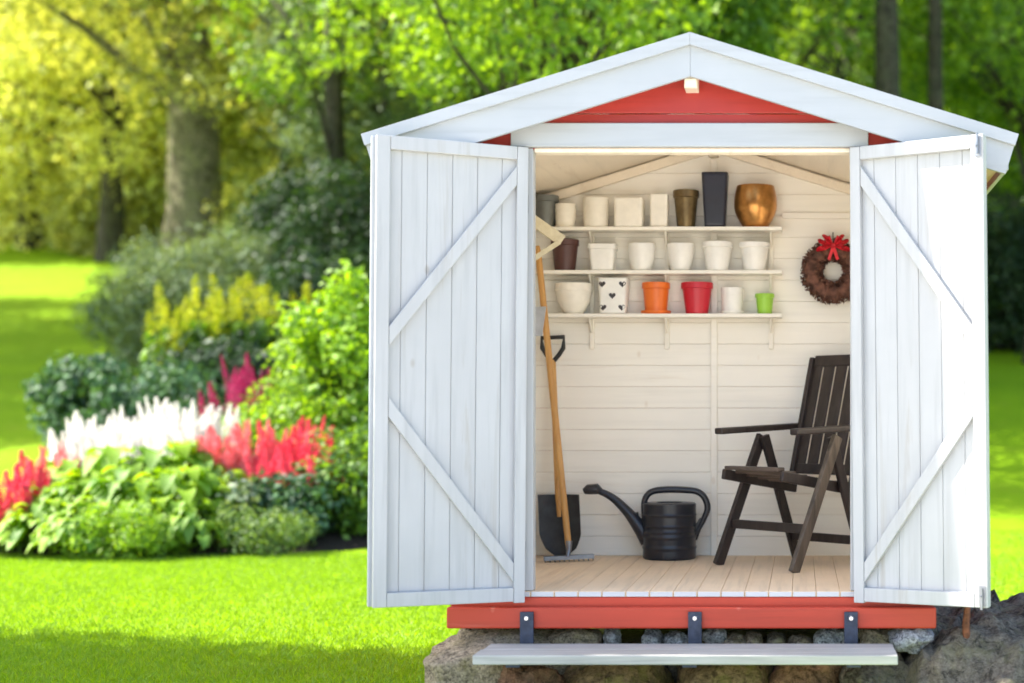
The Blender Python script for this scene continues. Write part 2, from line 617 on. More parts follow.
BG = 'trees behind the garden'
tree('pale_trunk_tree', 'large tree with a thick pale grey trunk rising behind the yellow spikes', 188, 31, 19, 5.6, 3.6, .17, 190, 'leaf_olive', 'bark_pale', .62, per=230, clr=1.0, gap=-.1, seed=1)
tree('weeping_tree', 'yellow green tree with hanging foliage at the lawn edge, sun glow painted into its leaves', 30, 44, 18, 6.4, .8, .18, 260, 'leaf_sun_glow', 'bark', .3, per=260, clr=1.0, droop=1.2, seed=2)
tree('glow_leaf_tree', 'tree with sun glow painted into the foliage that fills the space beside the pale trunk', 110, 40, 19, 5.5, 3.0, .18, 160, 'leaf_sun_glow', 'bark', .32, per=230, clr=1.1, droop=.8, seed=3)
tree('broadleaf_tree', 'tall leafy tree with dark and bright clumps left of the roof', 335, 24, 14, 3.0, 3.9, .12, 150, 'leaf_bright', 'bark', .2, per=500, clr=.62, gap=.05, seed=4)
tree('understorey_tree', 'thin olive leaved tree in the shade behind the feathery shrub', 285, 30, 10, 3.0, 1.2, .13, 100, 'leaf_olive', 'bark', .14, per=340, clr=.7, seed=5)
tree('grey_leaf_tree', 'greyish green small tree behind the left end of the eaves', 385, 27, 7.2, 2.3, 1.6, .12, 100, 'leaf_grey', 'bark', .14, per=420, clr=.6, seed=6)
tree('bright_tree', 'bright green tree touching the left slope of the roof', 505, 21, 11, 2.6, 2.6, .11, 170, 'leaf_bright', 'bark', .16, per=620, clr=.55, gap=.02, seed=7)
tree('ridge_tree', 'mid green tree standing behind the roof peak', 650, 26, 13, 3.2, 3.2, .13, 150, 'leaf_bright', 'bark', .2, per=480, clr=.65, seed=8)
tree('maple_tree', 'bright leaved tree right of the roof peak', 745, 23, 11, 2.6, 3.0, .12, 150, 'leaf_bright', 'bark', .17, per=560, clr=.58, seed=9)
tree('dark_trunk_tree', 'tree with the thicker bare dark trunk above the right roof slope', 887, 21, 14, 3.2, 6.6, .12, 90, 'leaf_bright', 'bark', .25, per=260, clr=1.0, seed=10)
tree('slim_trunk_tree', 'tree with the slimmer dark trunk just right of the thick one', 936, 22, 14, 3.0, 6.8, .12, 70, 'leaf_bright', 'bark', .16, per=260, clr=1.0, seed=11)
tree('fresh_green_tree', 'fresh green leafy tree above the right eaves', 1035, 24, 11.5, 2.7, 2.6, .12, 170, 'leaf_bright', 'bark', .17, per=560, clr=.58, gap=-.05, seed=12)
tree('shady_tree', 'dark green tree low behind the two dark trunks', 860, 33, 11, 3.6, 2.0, .15, 170, 'leaf_bright', 'bark', .2, per=330, clr=.8, seed=13)
# the taller wood behind, which closes every gap
rows = [(-160, 44, 'leaf_sun_glow', 'tree with glow coloured leaves at the far left end of the back row'),
        (-20, 48, 'leaf_sun_glow', 'tall tree with glow coloured leaves in the back row behind the lawn'),
        (150, 46, 'leaf_olive', 'tall olive tree in the back row behind the pale trunk'),
        (290, 43, 'leaf_olive', 'tall olive tree in the back row behind the feathery shrub'),
        (430, 42, 'leaf_mid', 'tall mid green tree in the back row over the left eaves'),
        (560, 44, 'leaf_mid', 'tall mid green tree in the back row over the left roof slope'),
        (700, 42, 'leaf_mid', 'tall mid green tree in the back row over the roof peak'),
        (830, 45, 'leaf_mid', 'tall mid green tree in the back row over the right roof slope'),
        (960, 43, 'leaf_bright', 'tall bright green tree in the back row behind the slim trunk'),
        (1090, 44, 'leaf_mid', 'tall mid green tree in the back row at the right edge')]
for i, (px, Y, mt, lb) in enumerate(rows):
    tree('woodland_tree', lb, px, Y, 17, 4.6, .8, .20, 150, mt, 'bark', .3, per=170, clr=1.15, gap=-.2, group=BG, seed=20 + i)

# forest on the hill: a mass nobody could count
n = 5200
fx = rng.uniform(-75, 70, n)
fy_ = rng.uniform(54, 76, n)
cen = [(a, b, ground_z(a, b) + rng.uniform(.5, 5.5)) for a, b in zip(fx, fy_)]
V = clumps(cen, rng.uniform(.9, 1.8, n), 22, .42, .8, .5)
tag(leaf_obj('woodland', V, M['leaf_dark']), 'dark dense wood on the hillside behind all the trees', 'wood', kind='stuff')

# tree off to the left whose shade falls on the near lawn
tree('shade_tree', 'leafy tree left of the frame that shades the near lawn', 0, 6.0, 7.8, 1.9, 4.6, .14, 170, 'leaf_bright', 'bark', .14, per=520, clr=.6, X=-8.85, seed=41)
tree('shade_tree', 'broad leafy tree left of the frame beside the far lawn', 0, 20.5, 9.5, 2.6, 4.6, .15, 110, 'leaf_mid', 'bark', .2, per=300, clr=.75, X=-17.6, seed=42)
tree('shade_tree', 'taller leafy tree left of the frame farther up the lawn', 0, 24.8, 10.5, 3.0, 5.0, .15, 130, 'leaf_mid', 'bark', .2, per=300, clr=.8, X=-20.0, seed=43)
tree('shade_tree', 'tallest leafy tree left of the frame at the upper lawn', 0, 29.2, 11.5, 2.8, 5.2, .15, 110, 'leaf_mid', 'bark', .2, per=300, clr=.8, X=-22.8, seed=46)
tree('hidden_tree', 'tall leafy tree standing right behind the shed', 560, 16.5, 9.6, 2.3, 3.9, .11, 120, 'leaf_bright', 'bark', .16, per=420, clr=.6, seed=44)
tree('hidden_tree', 'second leafy tree behind the shed farther up the slope', 640, 20.5, 9.6, 2.2, 4.6, .12, 110, 'leaf_mid', 'bark', .16, per=420, clr=.6, seed=45)


# ------------------------------------------------------------------ shrubs
def shrub(name, label, px, Y, rx, ry, h, leaf, ncl, mat, per=900, clr=.22, group=None, cat='shrub', X=None, aspect=.6, up=.4, sink=.0, stems=True):
    x = (px - VX) * Y / FPX if X is None else X
    z = ground_z(x, Y) + sink
    root = thing(name, label, cat, (x, Y, z), 0, group)
    cs, rr = [], []
    while len(cs) < ncl:
        u = Vector([random.gauss(0, 1) for _ in range(3)]).normalized()
        k = random.uniform(.3, 1) ** .5
        q = Vector((u.x * rx * k, u.y * ry * k, h * (.42 + .5 * u.z * k)))
        if q.z < .03:
            continue
        cs.append(q)
        rr.append(clr * random.uniform(.7, 1.3))
    if stems:
        mb = MB()
        for q in cs[::4]:
            b = Vector((q.x * .15, q.y * .15, 0))
            mb.tube([b, (b + q) / 2 + Vector((0, 0, -.05)), q], [.018, .012, .005], 5)
        mb.build('stem', M['bark'], root, smooth=True)
    V = clumps([tuple(c) for c in cs], rr, per / max(clr, .1) ** 1, leaf, .85, up, aspect)
    leaf_obj('foliage', V, M[mat], root)
    return root


# ------------------------------------------------------------------ soil of the flower beds
def bed(name, outline, z_extra):
    """a low mound with a ragged outline, draped over the ground"""
    cx = sum(p[0] for p in outline) / len(outline)
    cy = sum(p[1] for p in outline) / len(outline)
    mb = MB()
    N = 5
    n = len(outline)
    vs = []
    for k in range(N + 1):
        f = 1 - k / N
        for (a, b) in outline:
            x, y = cx + (a - cx) * f, cy + (b - cy) * f
            vs.append((x, y, ground_z(x, y) + (-.05 if k == 0 else z_extra * (1 - f * f) + .02)))
    fs = []
    for k in range(N):
        for i in range(n):
            a, b = k * n + i, k * n + (i + 1) % n
            fs.append((a, b, b + n, a + n))
    mb.add(vs, fs)
    tag(mb.build(name, M['soil'], smooth=True), kind='structure')


def ell(cx, cy, rx, ry, n=40):
    return [(cx + math.cos(2 * math.pi * i / n) * rx * (1 + .06 * math.sin(i * 1.9)), cy + math.sin(2 * math.pi * i / n) * ry * (1 + .06 * math.cos(i * 2.7))) for i in range(n)]


bed('flower_bed', ell(-5.4, 13.7, 2.6, 1.75), .12)
bed('back_bed', ell(-6.6, 18.6, 2.6, 2.6), .12)
bed('shrub_bed', ell(-4.0, 15.6, 1.9, 2.1), .1)

# shrubs, front to back
shrub('laurel_shrub', 'tall bright green shrub against the left open door', 345, 14.4, .58, .6, 2.5, .085, 120, 'leaf_lime', 300, .24)
shrub('laurel_shrub', 'rounded bright green shrub left of the tallest bright shrub', 312, 14.7, .42, .5, 1.75, .085, 90, 'leaf_bright', 300, .22)
shrub('leafy_shrub', 'low bright leafy shrub above the red centre flowers', 258, 14.9, .65, .5, .95, .09, 90, 'leaf_lime', 280, .2)
shrub('leafy_shrub', 'dense green shrub at the foot of the left door', 350, 13.2, .45, .4, 1.05, .07, 90, 'leaf_mid', 300, .18)
shrub('silver_leaf_plant', 'dark silvery leaved plant below the red centre flowers', 292, 12.9, .55, .4, .62, .075, 70, 'leaf_blue', 280, .15, cat='plant', stems=False)
shrub('silver_leaf_plant', 'silvery green plant between hostas and the red centre flowers', 228, 12.75, .4, .35, .6, .08, 55, 'leaf_grey', 240, .15, cat='plant', stems=False)
shrub('fern', 'feathery pale green fern at the right end of the bed edge', 262, 12.35, .42, .3, .42, .05, 60, 'leaf_fern', 500, .12, cat='plant', stems=False, aspect=.3)
shrub('fern', 'bright lime feathery plant at the lawn edge of the bed', 118, 11.95, .40, .3, .44, .05, 60, 'leaf_lime', 520, .12, cat='plant', stems=False, aspect=.3)
shrub('fern', 'small lime feathery plant right of the larger lime one', 160, 12.2, .25, .22, .35, .045, 40, 'leaf_lime', 520, .11, cat='plant', stems=False, aspect=.3)
shrub('blue_leaf_shrub', 'dark blue green shrub at the left end of the back bed', 100, 17.4, .62, .6, 1.1, .10, 75, 'leaf_blue', 230, .22, group='blue green shrubs in the back bed')
shrub('blue_leaf_shrub', 'dark blue green shrub left of the pink flowers', 160, 16.9, .72, .6, 1.15, .10, 85, 'leaf_blue', 230, .22, group='blue green shrubs in the back bed')
shrub('blue_leaf_shrub', 'low dark shrub behind the white plumes', 195, 16.2, .6, .5, .75, .10, 60, 'leaf_blue', 230, .2, group='blue green shrubs in the back bed')
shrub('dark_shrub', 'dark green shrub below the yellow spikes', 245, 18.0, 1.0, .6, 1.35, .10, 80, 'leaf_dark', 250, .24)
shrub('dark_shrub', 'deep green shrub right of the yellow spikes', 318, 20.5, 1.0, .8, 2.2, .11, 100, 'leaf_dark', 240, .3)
shrub('feathery_shrub', 'feathery grey green shrub behind the yellow spikes', 205, 22.5, 1.35, .9, 2.5, .10, 150, 'leaf_grey', 330, .32, aspect=.3, up=1.0)
shrub('feathery_shrub', 'feathery grey green shrub at the left of its taller twin', 150, 23.5, .9, .8, 2.0, .10, 90, 'leaf_grey', 330, .3, aspect=.3, up=1.0)
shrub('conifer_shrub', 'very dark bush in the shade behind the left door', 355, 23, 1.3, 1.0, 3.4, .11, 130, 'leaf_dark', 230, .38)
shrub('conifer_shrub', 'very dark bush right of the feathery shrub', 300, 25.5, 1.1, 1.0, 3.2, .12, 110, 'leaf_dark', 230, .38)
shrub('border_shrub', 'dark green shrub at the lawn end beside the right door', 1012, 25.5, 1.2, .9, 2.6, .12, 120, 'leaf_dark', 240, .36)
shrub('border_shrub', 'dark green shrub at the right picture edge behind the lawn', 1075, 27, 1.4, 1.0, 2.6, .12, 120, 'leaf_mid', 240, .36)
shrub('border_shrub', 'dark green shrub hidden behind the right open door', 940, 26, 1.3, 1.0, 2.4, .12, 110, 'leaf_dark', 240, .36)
shrub('lawn_edge_shrub', 'olive shrub at the far end of the lawn below the glow coloured trees', 60, 47, 3.2, 1.2, 3.0, .2, 100, 'leaf_olive', 150, .7)
shrub('lawn_edge_shrub', 'brownish green shrub at the far lawn end beside the pale trunk', 140, 42, 2.2, 1.2, 2.8, .2, 90, 'leaf_olive', 150, .7)


# ------------------------------------------------------------------ hostas
def hosta_mesh(seed, R0, H, n):
    rs = random.Random(seed)
    mb = MB()
    for i in range(n):
        a = rs.uniform(0, 6.28)
        r = R0 * math.sqrt(rs.uniform(.02, 1))
        hgt = H * (1 - .65 * (r / R0) ** 2) * rs.uniform(.75, 1.1)
        d = Vector((math.cos(a), math.sin(a), 0))
        s = Vector((-d.y, d.x, 0))
        L = rs.uniform(.13, .2)
        W = L * rs.uniform(.32, .42)
        p = d * r + Vector((0, 0, hgt))
        tilt = rs.uniform(.2, 1.0)
        vs, fs = [], []
        for k in range(6):
            f = k / 5
            w = W * math.sin(math.pi * min(1, f * .93 + .05)) ** .7
            z = -tilt * L * f * f + .18 * L * math.sin(f * 3)
            c = p + d * (L * f) + Vector((0, 0, z))
            vs += [c - s * w + Vector((0, 0, w * .35)), c, c + s * w + Vector((0, 0, w * .35))]
        for k in range(5):
            b = k * 3
            fs += [(b, b + 1, b + 4, b + 3), (b + 1, b + 2, b + 5, b + 4)]
        mb.add(vs, fs)
    return mb


hostas = [(60, 12.55, 1.0), (95, 12.6, 1.15), (138, 12.55, 1.2), (178, 12.6, 1.2), (215, 12.9, 1.1), (120, 13.1, 1.4), (165, 13.15, 1.45), (205, 13.3, 1.4),
          (75, 13.1, 1.2), (45, 12.2, .8), (80, 12.05, .75), (30, 12.6, .9), (150, 12.25, .8), (190, 12.3, .75)]
hl = ['at the left front of the bed', 'left of the bed middle', 'in the bed middle behind the lime feathery plant', 'in front of the white plumes', 'left of the red centre flowers',
      'below the left white plumes', 'below the middle white plumes', 'below the right white plumes', 'between the left red flowers and the white plumes', 'at the lawn edge under the left red flowers',
      'at the lawn edge left of the lime feathery plant', 'among the left red flowers', 'right behind the small lime plant', 'at the lawn edge below the silvery plant']
hm = [hosta_mesh(s, .42, .55, 120) for s in (1, 2, 3)]
protos = []
for i, ((px, Y, s), w) in enumerate(zip(hostas, hl)):
    x = (px - VX) * Y / FPX
    if i < 3:
        r = thing('hosta', '', 'plant', (x, Y, ground_z(x, Y)), i * 1.3, 'hostas in the flower bed')
        hm[i].build('leaves', M['leaf_hosta'], r, smooth=True)
        protos.append(r)
    else:
        r = copy_tree(protos[i % 3])
        r.location = (x, Y, ground_z(x, Y))
        r.rotation_euler.z = i * 2.1
    r.scale = (s * .9, s * .9, s)
    r['label'] = 'bright green hosta with broad leaves ' + w


# ------------------------------------------------------------------ astilbes
def plume_mesh(name, mat, seed, h=.44, w=.060):
    n = 520
    rs = np.random.default_rng(seed)
    f = rs.random(n) ** .75
    side = rs.integers(0, 14, n)
    r = w * (1 - f) ** .8 * rs.random(n) ** .5 + .004
    a = side * 2.4 + rs.normal(size=n) * .2
    p = np.stack([np.cos(a) * r, np.sin(a) * r, f * h + r * .8], 1)
    V = leaf_cloud(p, rs.normal(size=(n, 3)), rs.uniform(.010, .024, n), .6)
    return cloud_mesh(name, V, mat)


PL = {k: [plume_mesh('plume_' + k, M['fl_' + k], s) for s in (1, 2)] for k in ('white', 'pink', 'red', 'magenta')}
n = 260
ALEAF = {}
for s in (0, 1, 2):
    rad = .24 * np.sqrt(rng.random(n))
    a = rng.uniform(0, 6.28, n)
    z = .48 * (1 - (rad / .24) ** 2 * .6) * rng.uniform(.3, 1, n)
    pos = np.stack([np.cos(a) * rad, np.sin(a) * rad, z], 1)
    ALEAF[s] = cloud_mesh('astilbe_foliage', leaf_cloud(pos, rng.normal(size=(n, 3)) * .4 + np.array([0, 0, 1]), rng.uniform(.06, .11, n), .5), M['leaf_fern'])
mb = MB()
mb.tube([(0, 0, 0), (.005, 0, .25), (0, 0, .55)], [.005, .004, .003], 5)
stalk = mb.build('stalk', M['leaf_fern'])
STALK = stalk.data
bpy.data.objects.remove(stalk)


def astilbe(colour, px, Y, h, label, group, npl=9, seed=0, spread=.2):
    rs = random.Random(seed)
    x = (px - VX) * Y / FPX
    r = thing('astilbe', label, 'plant', (x, Y, ground_z(x, Y)), rs.uniform(0, 6.28), group)
    fo = link(bpy.data.objects.new('foliage', ALEAF[seed % 3]), r)
    fo.scale = (1.15, 1.15, h / .85)
    for k in range(npl):
        a = rs.uniform(0, 6.28)
        q = spread * math.sqrt(rs.random())
        hh = h * rs.uniform(.78, 1.05)
        st = link(bpy.data.objects.new('stalk', STALK), r)
        st.location = (math.cos(a) * q, math.sin(a) * q, 0)
        st.scale = (1, 1, (hh - .3) / .55)
        pl = link(bpy.data.objects.new('plume_blossom', rs.choice(PL[colour])), r)
        pl.location = (math.cos(a) * q, math.sin(a) * q, hh - .40)
        pl.rotation_euler = (rs.uniform(-.28, .28), rs.uniform(-.28, .28), rs.uniform(0, 6.28))
        pl.scale = (rs.uniform(.7, 1.5),) * 2 + (rs.uniform(.7, 1.2),)
    return r


seed = 100
W = [(66, 13.6, .80, 'at the left end of the white drift'), (84, 13.7, .88, 'second from the left in the white drift'), (104, 13.8, .93, 'third from the left in the white drift'),
     (126, 13.9, .86, 'left of the dip in the white drift'), (146, 14.0, .84, 'in the dip of the white drift'), (163, 14.0, .92, 'just right of the dip in the white drift'),
     (180, 14.0, .95, 'tallest of the white drift'), (197, 14.1, .92, 'second from the right in the white drift'), (214, 14.1, .9, 'at the right end of the white drift beside the red flowers'),
     (120, 13.4, .85, 'in front of the white drift above the hostas'), (92, 13.3, .72, 'in the front left of the white drift'), (172, 13.7, .9, 'in the front right of the white drift')]
for px, Y, h, lb in W:
    seed += 1
    astilbe('white', px, Y, h * 1.1, 'white plumed astilbe ' + lb, 'white astilbes in the flower bed', 16, seed)
P = [('pink', 205, 13.4, .86, 'at the left end of the centre red group'), ('pink', 226, 13.3, .88, 'left of the middle of the centre red group'), ('pink', 244, 13.3, .93, 'in the middle of the centre red group'),
     ('pink', 262, 13.35, .9, 'just right of the middle of the centre red group'), ('red', 281, 13.4, .95, 'third from the right in the centre red group'), ('red', 300, 13.4, .95, 'second from the right in the centre red group'),
     ('red', 318, 13.35, .85, 'at the right end of the centre red group'), ('red', 270, 13.1, .82, 'in the front of the centre red group'), ('red', 304, 13.1, .8, 'in the front right of the centre red group')]
for cc_, px, Y, h, lb in P:
    seed += 1
    astilbe(cc_, px, Y, h, {'pink': 'coral pink', 'red': 'deep red'}[cc_] + ' astilbe ' + lb, 'red astilbes in the flower bed', 17, seed)
Q = [('red', 6, 12.3, .58, 'at the left picture edge'), ('red', 20, 12.5, .68, 'second from the left picture edge'), ('red', 32, 12.7, .70, 'between the edge and the coral plants'),
     ('pink', 38, 13.0, .74, 'left of the coral pair'), ('pink', 54, 13.2, .76, 'right of the coral pair beside the white drift')]
for cc_, px, Y, h, lb in Q:
    seed += 1
    astilbe(cc_, px, Y, h, {'pink': 'coral pink', 'red': 'deep red'}[cc_] + ' astilbe of the left group ' + lb, 'red astilbes at the left end of the bed', 15, seed)
for px, Y, h, lb in [(220, 15.9, .95, 'leftmost of the magenta plants'), (240, 15.9, 1.12, 'middle one of the magenta plants'), (262, 16.0, 1.0, 'rightmost of the magenta plants')]:
    seed += 1
    astilbe('magenta', px, Y, h + .08, 'magenta flowered plant below the yellow spikes, ' + lb, 'magenta plants in the back bed', 6, seed)


# ------------------------------------------------------------------ yellow spikes
def spike_mesh(seed):
    rs = np.random.default_rng(seed)
    n = 150
    f = rs.random(n)
    r = .10 * (1 - f) ** .6 * rs.random(n) ** .6 + .006
    a = rs.uniform(0, 6.28, n)
    p = np.stack([np.cos(a) * r, np.sin(a) * r, f * .5], 1)
    return cloud_mesh('spike_blossom', leaf_cloud(p, rs.normal(size=(n, 3)), rs.uniform(.025, .05, n), .6), M['fl_yellow'])


SP = [spike_mesh(s) for s in (5, 6)]
n = 420
rad = .38 * np.sqrt(rng.random(n))
a = rng.uniform(0, 6.28, n)
LIG = cloud_mesh('ligularia_foliage', leaf_cloud(np.stack([np.cos(a) * rad, np.sin(a) * rad, rng.uniform(.1, 1.05, n)], 1), rng.normal(size=(n, 3)) * .5 + np.array([0, -.3, .6]), rng.uniform(.10, .2, n), .7), M['leaf_mid'])
for i, (px, Y, h) in enumerate([(176, 18.8, 1.8), (191, 18.9, 1.95), (207, 19.0, 1.85), (223, 19.0, 1.9), (240, 19.1, 1.95), (258, 19.2, 1.85), (280, 19.5, 1.95), (300, 19.8, 1.85)]):
    x = (px - VX) * Y / FPX
    rs = random.Random(i)
    r = thing('yellow_spike_plant', 'tall yellow flower spikes with green leaves, ' + ['first', 'second', 'third', 'fourth', 'fifth', 'sixth', 'seventh', 'eighth'][i] + ' plant from the left in the yellow row', 'plant', (x, Y, ground_z(x, Y)), 0, 'yellow spike plants in the back bed')
    fo = link(bpy.data.objects.new('foliage', LIG), r)
    fo.rotation_euler.z = i * 1.1
    fo.scale = (1, 1, 1.15)
    for k in range(9):
        a_ = rs.uniform(0, 6.28)
        q = .34 * math.sqrt(rs.random())
        hh = h * rs.uniform(.70, 1.06)
        st = link(bpy.data.objects.new('stalk', STALK), r)
        st.location = (math.cos(a_) * q, math.sin(a_) * q, 0)
        st.scale = (1.6, 1.6, (hh - .5) / .55)
        sk = link(bpy.data.objects.new('spike_blossom', rs.choice(SP)), r)
        sk.location = (math.cos(a_) * q, math.sin(a_) * q, hh - .6)
        sk.rotation_euler = (rs.uniform(-.2, .2), rs.uniform(-.2, .2), k)
        sk.scale = (1, 1, rs.uniform(.6, 1.1))


# ================================================================== ROCKS UNDER THE SHED
def rock(name, label, x0, x1, y0, y1, z0, z1, mat, seed, sub=5, amp=.16, sq=3.2, freq=2.2, cat='rock', group=None):
    """irregular stone filling a box"""
    import bmesh
    bm = bmesh.new()
    bmesh.ops.create_icosphere(bm, subdivisions=sub, radius=1)
    c = Vector(((x0 + x1) / 2, (y0 + y1) / 2, (z0 + z1) / 2))
    hs = Vector(((x1 - x0) / 2, (y1 - y0) / 2, (z1 - z0) / 2))
    rk_ = random.Random(seed)
    planes = [(Vector([rk_.gauss(0, 1) for _ in range(3)]).normalized(), rk_.uniform(.74, 1.02)) for _ in range(16)]
    for v in bm.verts:
        p = v.co.copy()
        k = (abs(p.x) ** sq + abs(p.y) ** sq + abs(p.z) ** sq) ** (-1 / sq)
        q = p * k
        for pn, pd in planes:
            e_ = q.dot(pn) - pd * 1.12
            if e_ > 0:
                q = q - pn * e_ * .92
        w = Vector((q.x * hs.x, q.y * hs.y, q.z * hs.z))
        s = Vector((seed * 3.1, seed * 1.7, 0))
        m = min(hs)
        d = noise.noise(w / m * freq * .5 + s) * amp + noise.noise(w / m * freq * 1.7 + s) * amp * .45 + noise.noise(w / m * freq * 5 + s) * amp * .22 + noise.noise(w / m * freq * 12 + s) * amp * .12 - max(0, .10 - abs(noise.noise(w / m * freq * .9 + s * 2))) * amp * 2.2
        v.co = w + p.normalized() * d * m
    me = bpy.data.meshes.new(name)
    bm.to_mesh(me)
    bm.free()
    me.polygons.foreach_set('use_smooth', [True] * len(me.polygons))
    me.materials.append(mat)
    o = bpy.data.objects.new(name, me)
    o.location = c
    link(o)
    return tag(o, label, cat, group)


def xr(px, Y):
    return (px - VX) * Y / FPX


def zr(py, Y):
    return CZ + (HY - py) * Y / FPX


rock('foundation_stone', 'large tan granite block under the left end of the red sill', xr(418, 5.85), xr(562, 5.85), 5.80, 6.7, -.1, zr(626, 5.85), M['gran_tan'], 4, amp=.12, sq=6)
rock('foundation_stone', 'yellowish brown stone below the left half of the grey step', xr(552, 5.8), xr(668, 5.8), 5.78, 6.5, -.1, zr(660, 5.8), M['rock_rust'], 5, amp=.2)
rock('foundation_stone', 'mossy ochre stone below the middle of the grey step', xr(664, 5.8), xr(772, 5.8), 5.80, 6.5, -.1, zr(658, 5.8), M['rock_rust'], 8, amp=.2)
rock('foundation_stone', 'reddish brown stone below the right half of the grey step', xr(768, 5.8), xr(846, 5.8), 5.80, 6.5, -.1, zr(660, 5.8), M['rock_red'], 9, amp=.2)
rock('foundation_stone', 'dark grey stone below the right end of the grey step', xr(838, 5.8), xr(915, 5.8), 5.82, 6.5, -.1, zr(656, 5.8), M['rock_dark'], 12, amp=.24)
rock('foundation_stone', 'low orange brown stone tucked under the left end of the step', xr(478, 5.76), xr(562, 5.76), 5.72, 6.2, -.1, zr(668, 5.76), M['rock_red'], 14, amp=.2)
rock('foundation_stone', 'dark flat stone lying behind the brackets under the shed', xr(520, 6.2), xr(900, 6.2), 6.15, 7.3, -.05, zr(634, 6.2), M['rock_dark'], 21, amp=.12, sq=4)
SG = 'loose stones between the step and the red sill'
loose = [(546, 600, 630, 645, 'gran_tan', 'flat tan stone left of the first gap under the sill'), (601, 618, 630, 646, 'gran_grey', 'squarish grey stone beside the dark gap'),
         (640, 662, 633, 647, 'gran_grey', 'speckled grey stone left of the middle bracket'), (662, 690, 635, 648, 'gran_grey', 'blueish stone touching the middle bracket on its left'),
         (702, 726, 629, 644, 'gran_grey', 'speckled stone touching the middle bracket on its right'), (718, 748, 637, 648, 'gran_tan', 'pale greenish flat stone right of the middle bracket'),
         (744, 762, 635, 648, 'gran_tan', 'small pale stone right of the flat greenish one'), (766, 786, 636, 648, 'rock_dark', 'small dark stone in the gap between brackets'),
         (788, 812, 638, 649, 'gran_tan', 'pale low stone halfway between middle and right bracket'), (815, 846, 631, 648, 'gran_grey', 'blueish grey stone left of the right bracket'),
         (858, 894, 629, 646, 'gran_tan', 'grey brown stone right of the right bracket'), (452, 505, 630, 642, 'gran_tan', 'thin pale stone on the granite block under the sill')]
for i, (a, b, c_, d, mt, lb) in enumerate(loose):
    Y = 6.02
    rock('loose_stone', lb, xr(a, Y), xr(b, Y), Y, Y + .16, zr(d + 6, Y), zr(c_, Y), M[mt], 30 + i, 4, .3, 3, group=SG, cat='stone')
rock('granite_stone', 'rounded speckled grey granite stone at the right end of the step', xr(890, 5.95), xr(935, 5.95), 5.93, 6.2, zr(655, 5.95), zr(629, 5.95), M['gran_grey'], 50, 5, .22, 3, cat='stone')

# big outcrop on the right, built as a displaced slope
def outcrop():
    mb = MB()
    nx, ny = 210, 170
    X0, X1, YA, YBk = .30, 3.2, 5.60, 8.2
    for j in range(ny + 1):
        for i in range(nx + 1):
            x = X0 + (X1 - X0) * i / nx
            y = YA + (YBk - YA) * j / ny
            # ledge that climbs to the right, a lower front face below it
            ridge = .205 + .055 * max(0, min(1, (x - .4) / .6)) + .03 * max(0, min(1, (x - 1.0) / 1.2))
            edge = 5.88 + .08 * math.sin(x * 3.1)
            f = max(0, min(1, (y - YA) / (edge - YA)))
            z = (-.12 + (ridge + .10) * (f ** .55))
            if y > edge:
                g = (y - edge)
                z += min(g * .20, .05) - max(0, g - 1.3) * .45
            z -= max(0, (x - 2.1)) * .35
            z -= max(0, (X0 + .22 - x)) * .9
            q = Vector((x * 2.3, y * 2.3, z))
            z += noise.noise(q) * .055 + noise.noise(q * 3.1) * .045 + noise.noise(q * 8) * .024 + noise.noise(q * 19) * .010 - abs(noise.noise(q * 1.7 + Vector((3, 3, 3)))) * .10 + .03
            # cracks
            cr = abs(noise.noise(Vector((x * 1.3 + 5, y * .9, 2))))
            if cr < .05:
                z -= (.05 - cr) * 1.0
            mb.v.append(Vector((x + noise.noise(q * 2) * .03, y + noise.noise(q * 2 + Vector((9, 0, 0))) * .04, z)))
    mb.f = [(j * (nx + 1) + i, j * (nx + 1) + i + 1, (j + 1) * (nx + 1) + i + 1, (j + 1) * (nx + 1) + i) for j in range(ny) for i in range(nx)]
    o = mb.build('rock_outcrop', M['rock_dark'], smooth=True)
    tag(o, 'dark grey rock outcrop with a sloping ledge right of the shed', 'rock')


outcrop()
p = at(967, 640, 5.98)
mb = MB()
mb.tube([(p.x, p.y, p.z - .05), (p.x - .004, p.y, p.z + .06), (p.x + .004, p.y + .01, p.z + .14)], [.017, .015, .012], 8)
tag(mb.build('iron_peg', M['rust'], smooth=True), 'short rusty iron peg standing in the rock below the right door', 'peg')

# ================================================================== THE SHED
shed = thing('garden_shed', 'small white and red wooden garden shed with both doors open', 'shed', (XC, (Y0 + YB) / 2, F))
SL = .31
RT = CZ + 1.491          # roof top at ridge
RU = CZ + 1.372          # roof underside at ridge
XL, XR = -1.40, .54      # outer wall faces
IL, IR = -1.36, .50      # inner faces


def under(x):
    return RU - SL * abs(x - XC)


# floor boards
mb = MB()
x = IL
while x < IR - .01:
    x1 = min(x + .0935, IR)
    mb.box(x + .0004, x1 + .0006, Y0 - .012, YB, F - .022, F)
    x += .095
fl = mb.build('floor', M['floor'], shed, True, bevel=.0018)
mb = MB()
x = IL
while x < IR - .01:
    x1 = min(x + .0935, IR)
    mb.box(x + .0030, x1 - .0030, Y0 - .0155, Y0 - .0125, F - .021, F - .002)
    x += .095
mb.build('floor_nosing', M['white_h'], fl, True, bevel=.001)
MB().box(IL - .02, IR + .02, Y0 + .02, YB, F - .10, F - .024).build('joist_deck', M['cream_raw'], shed, True)
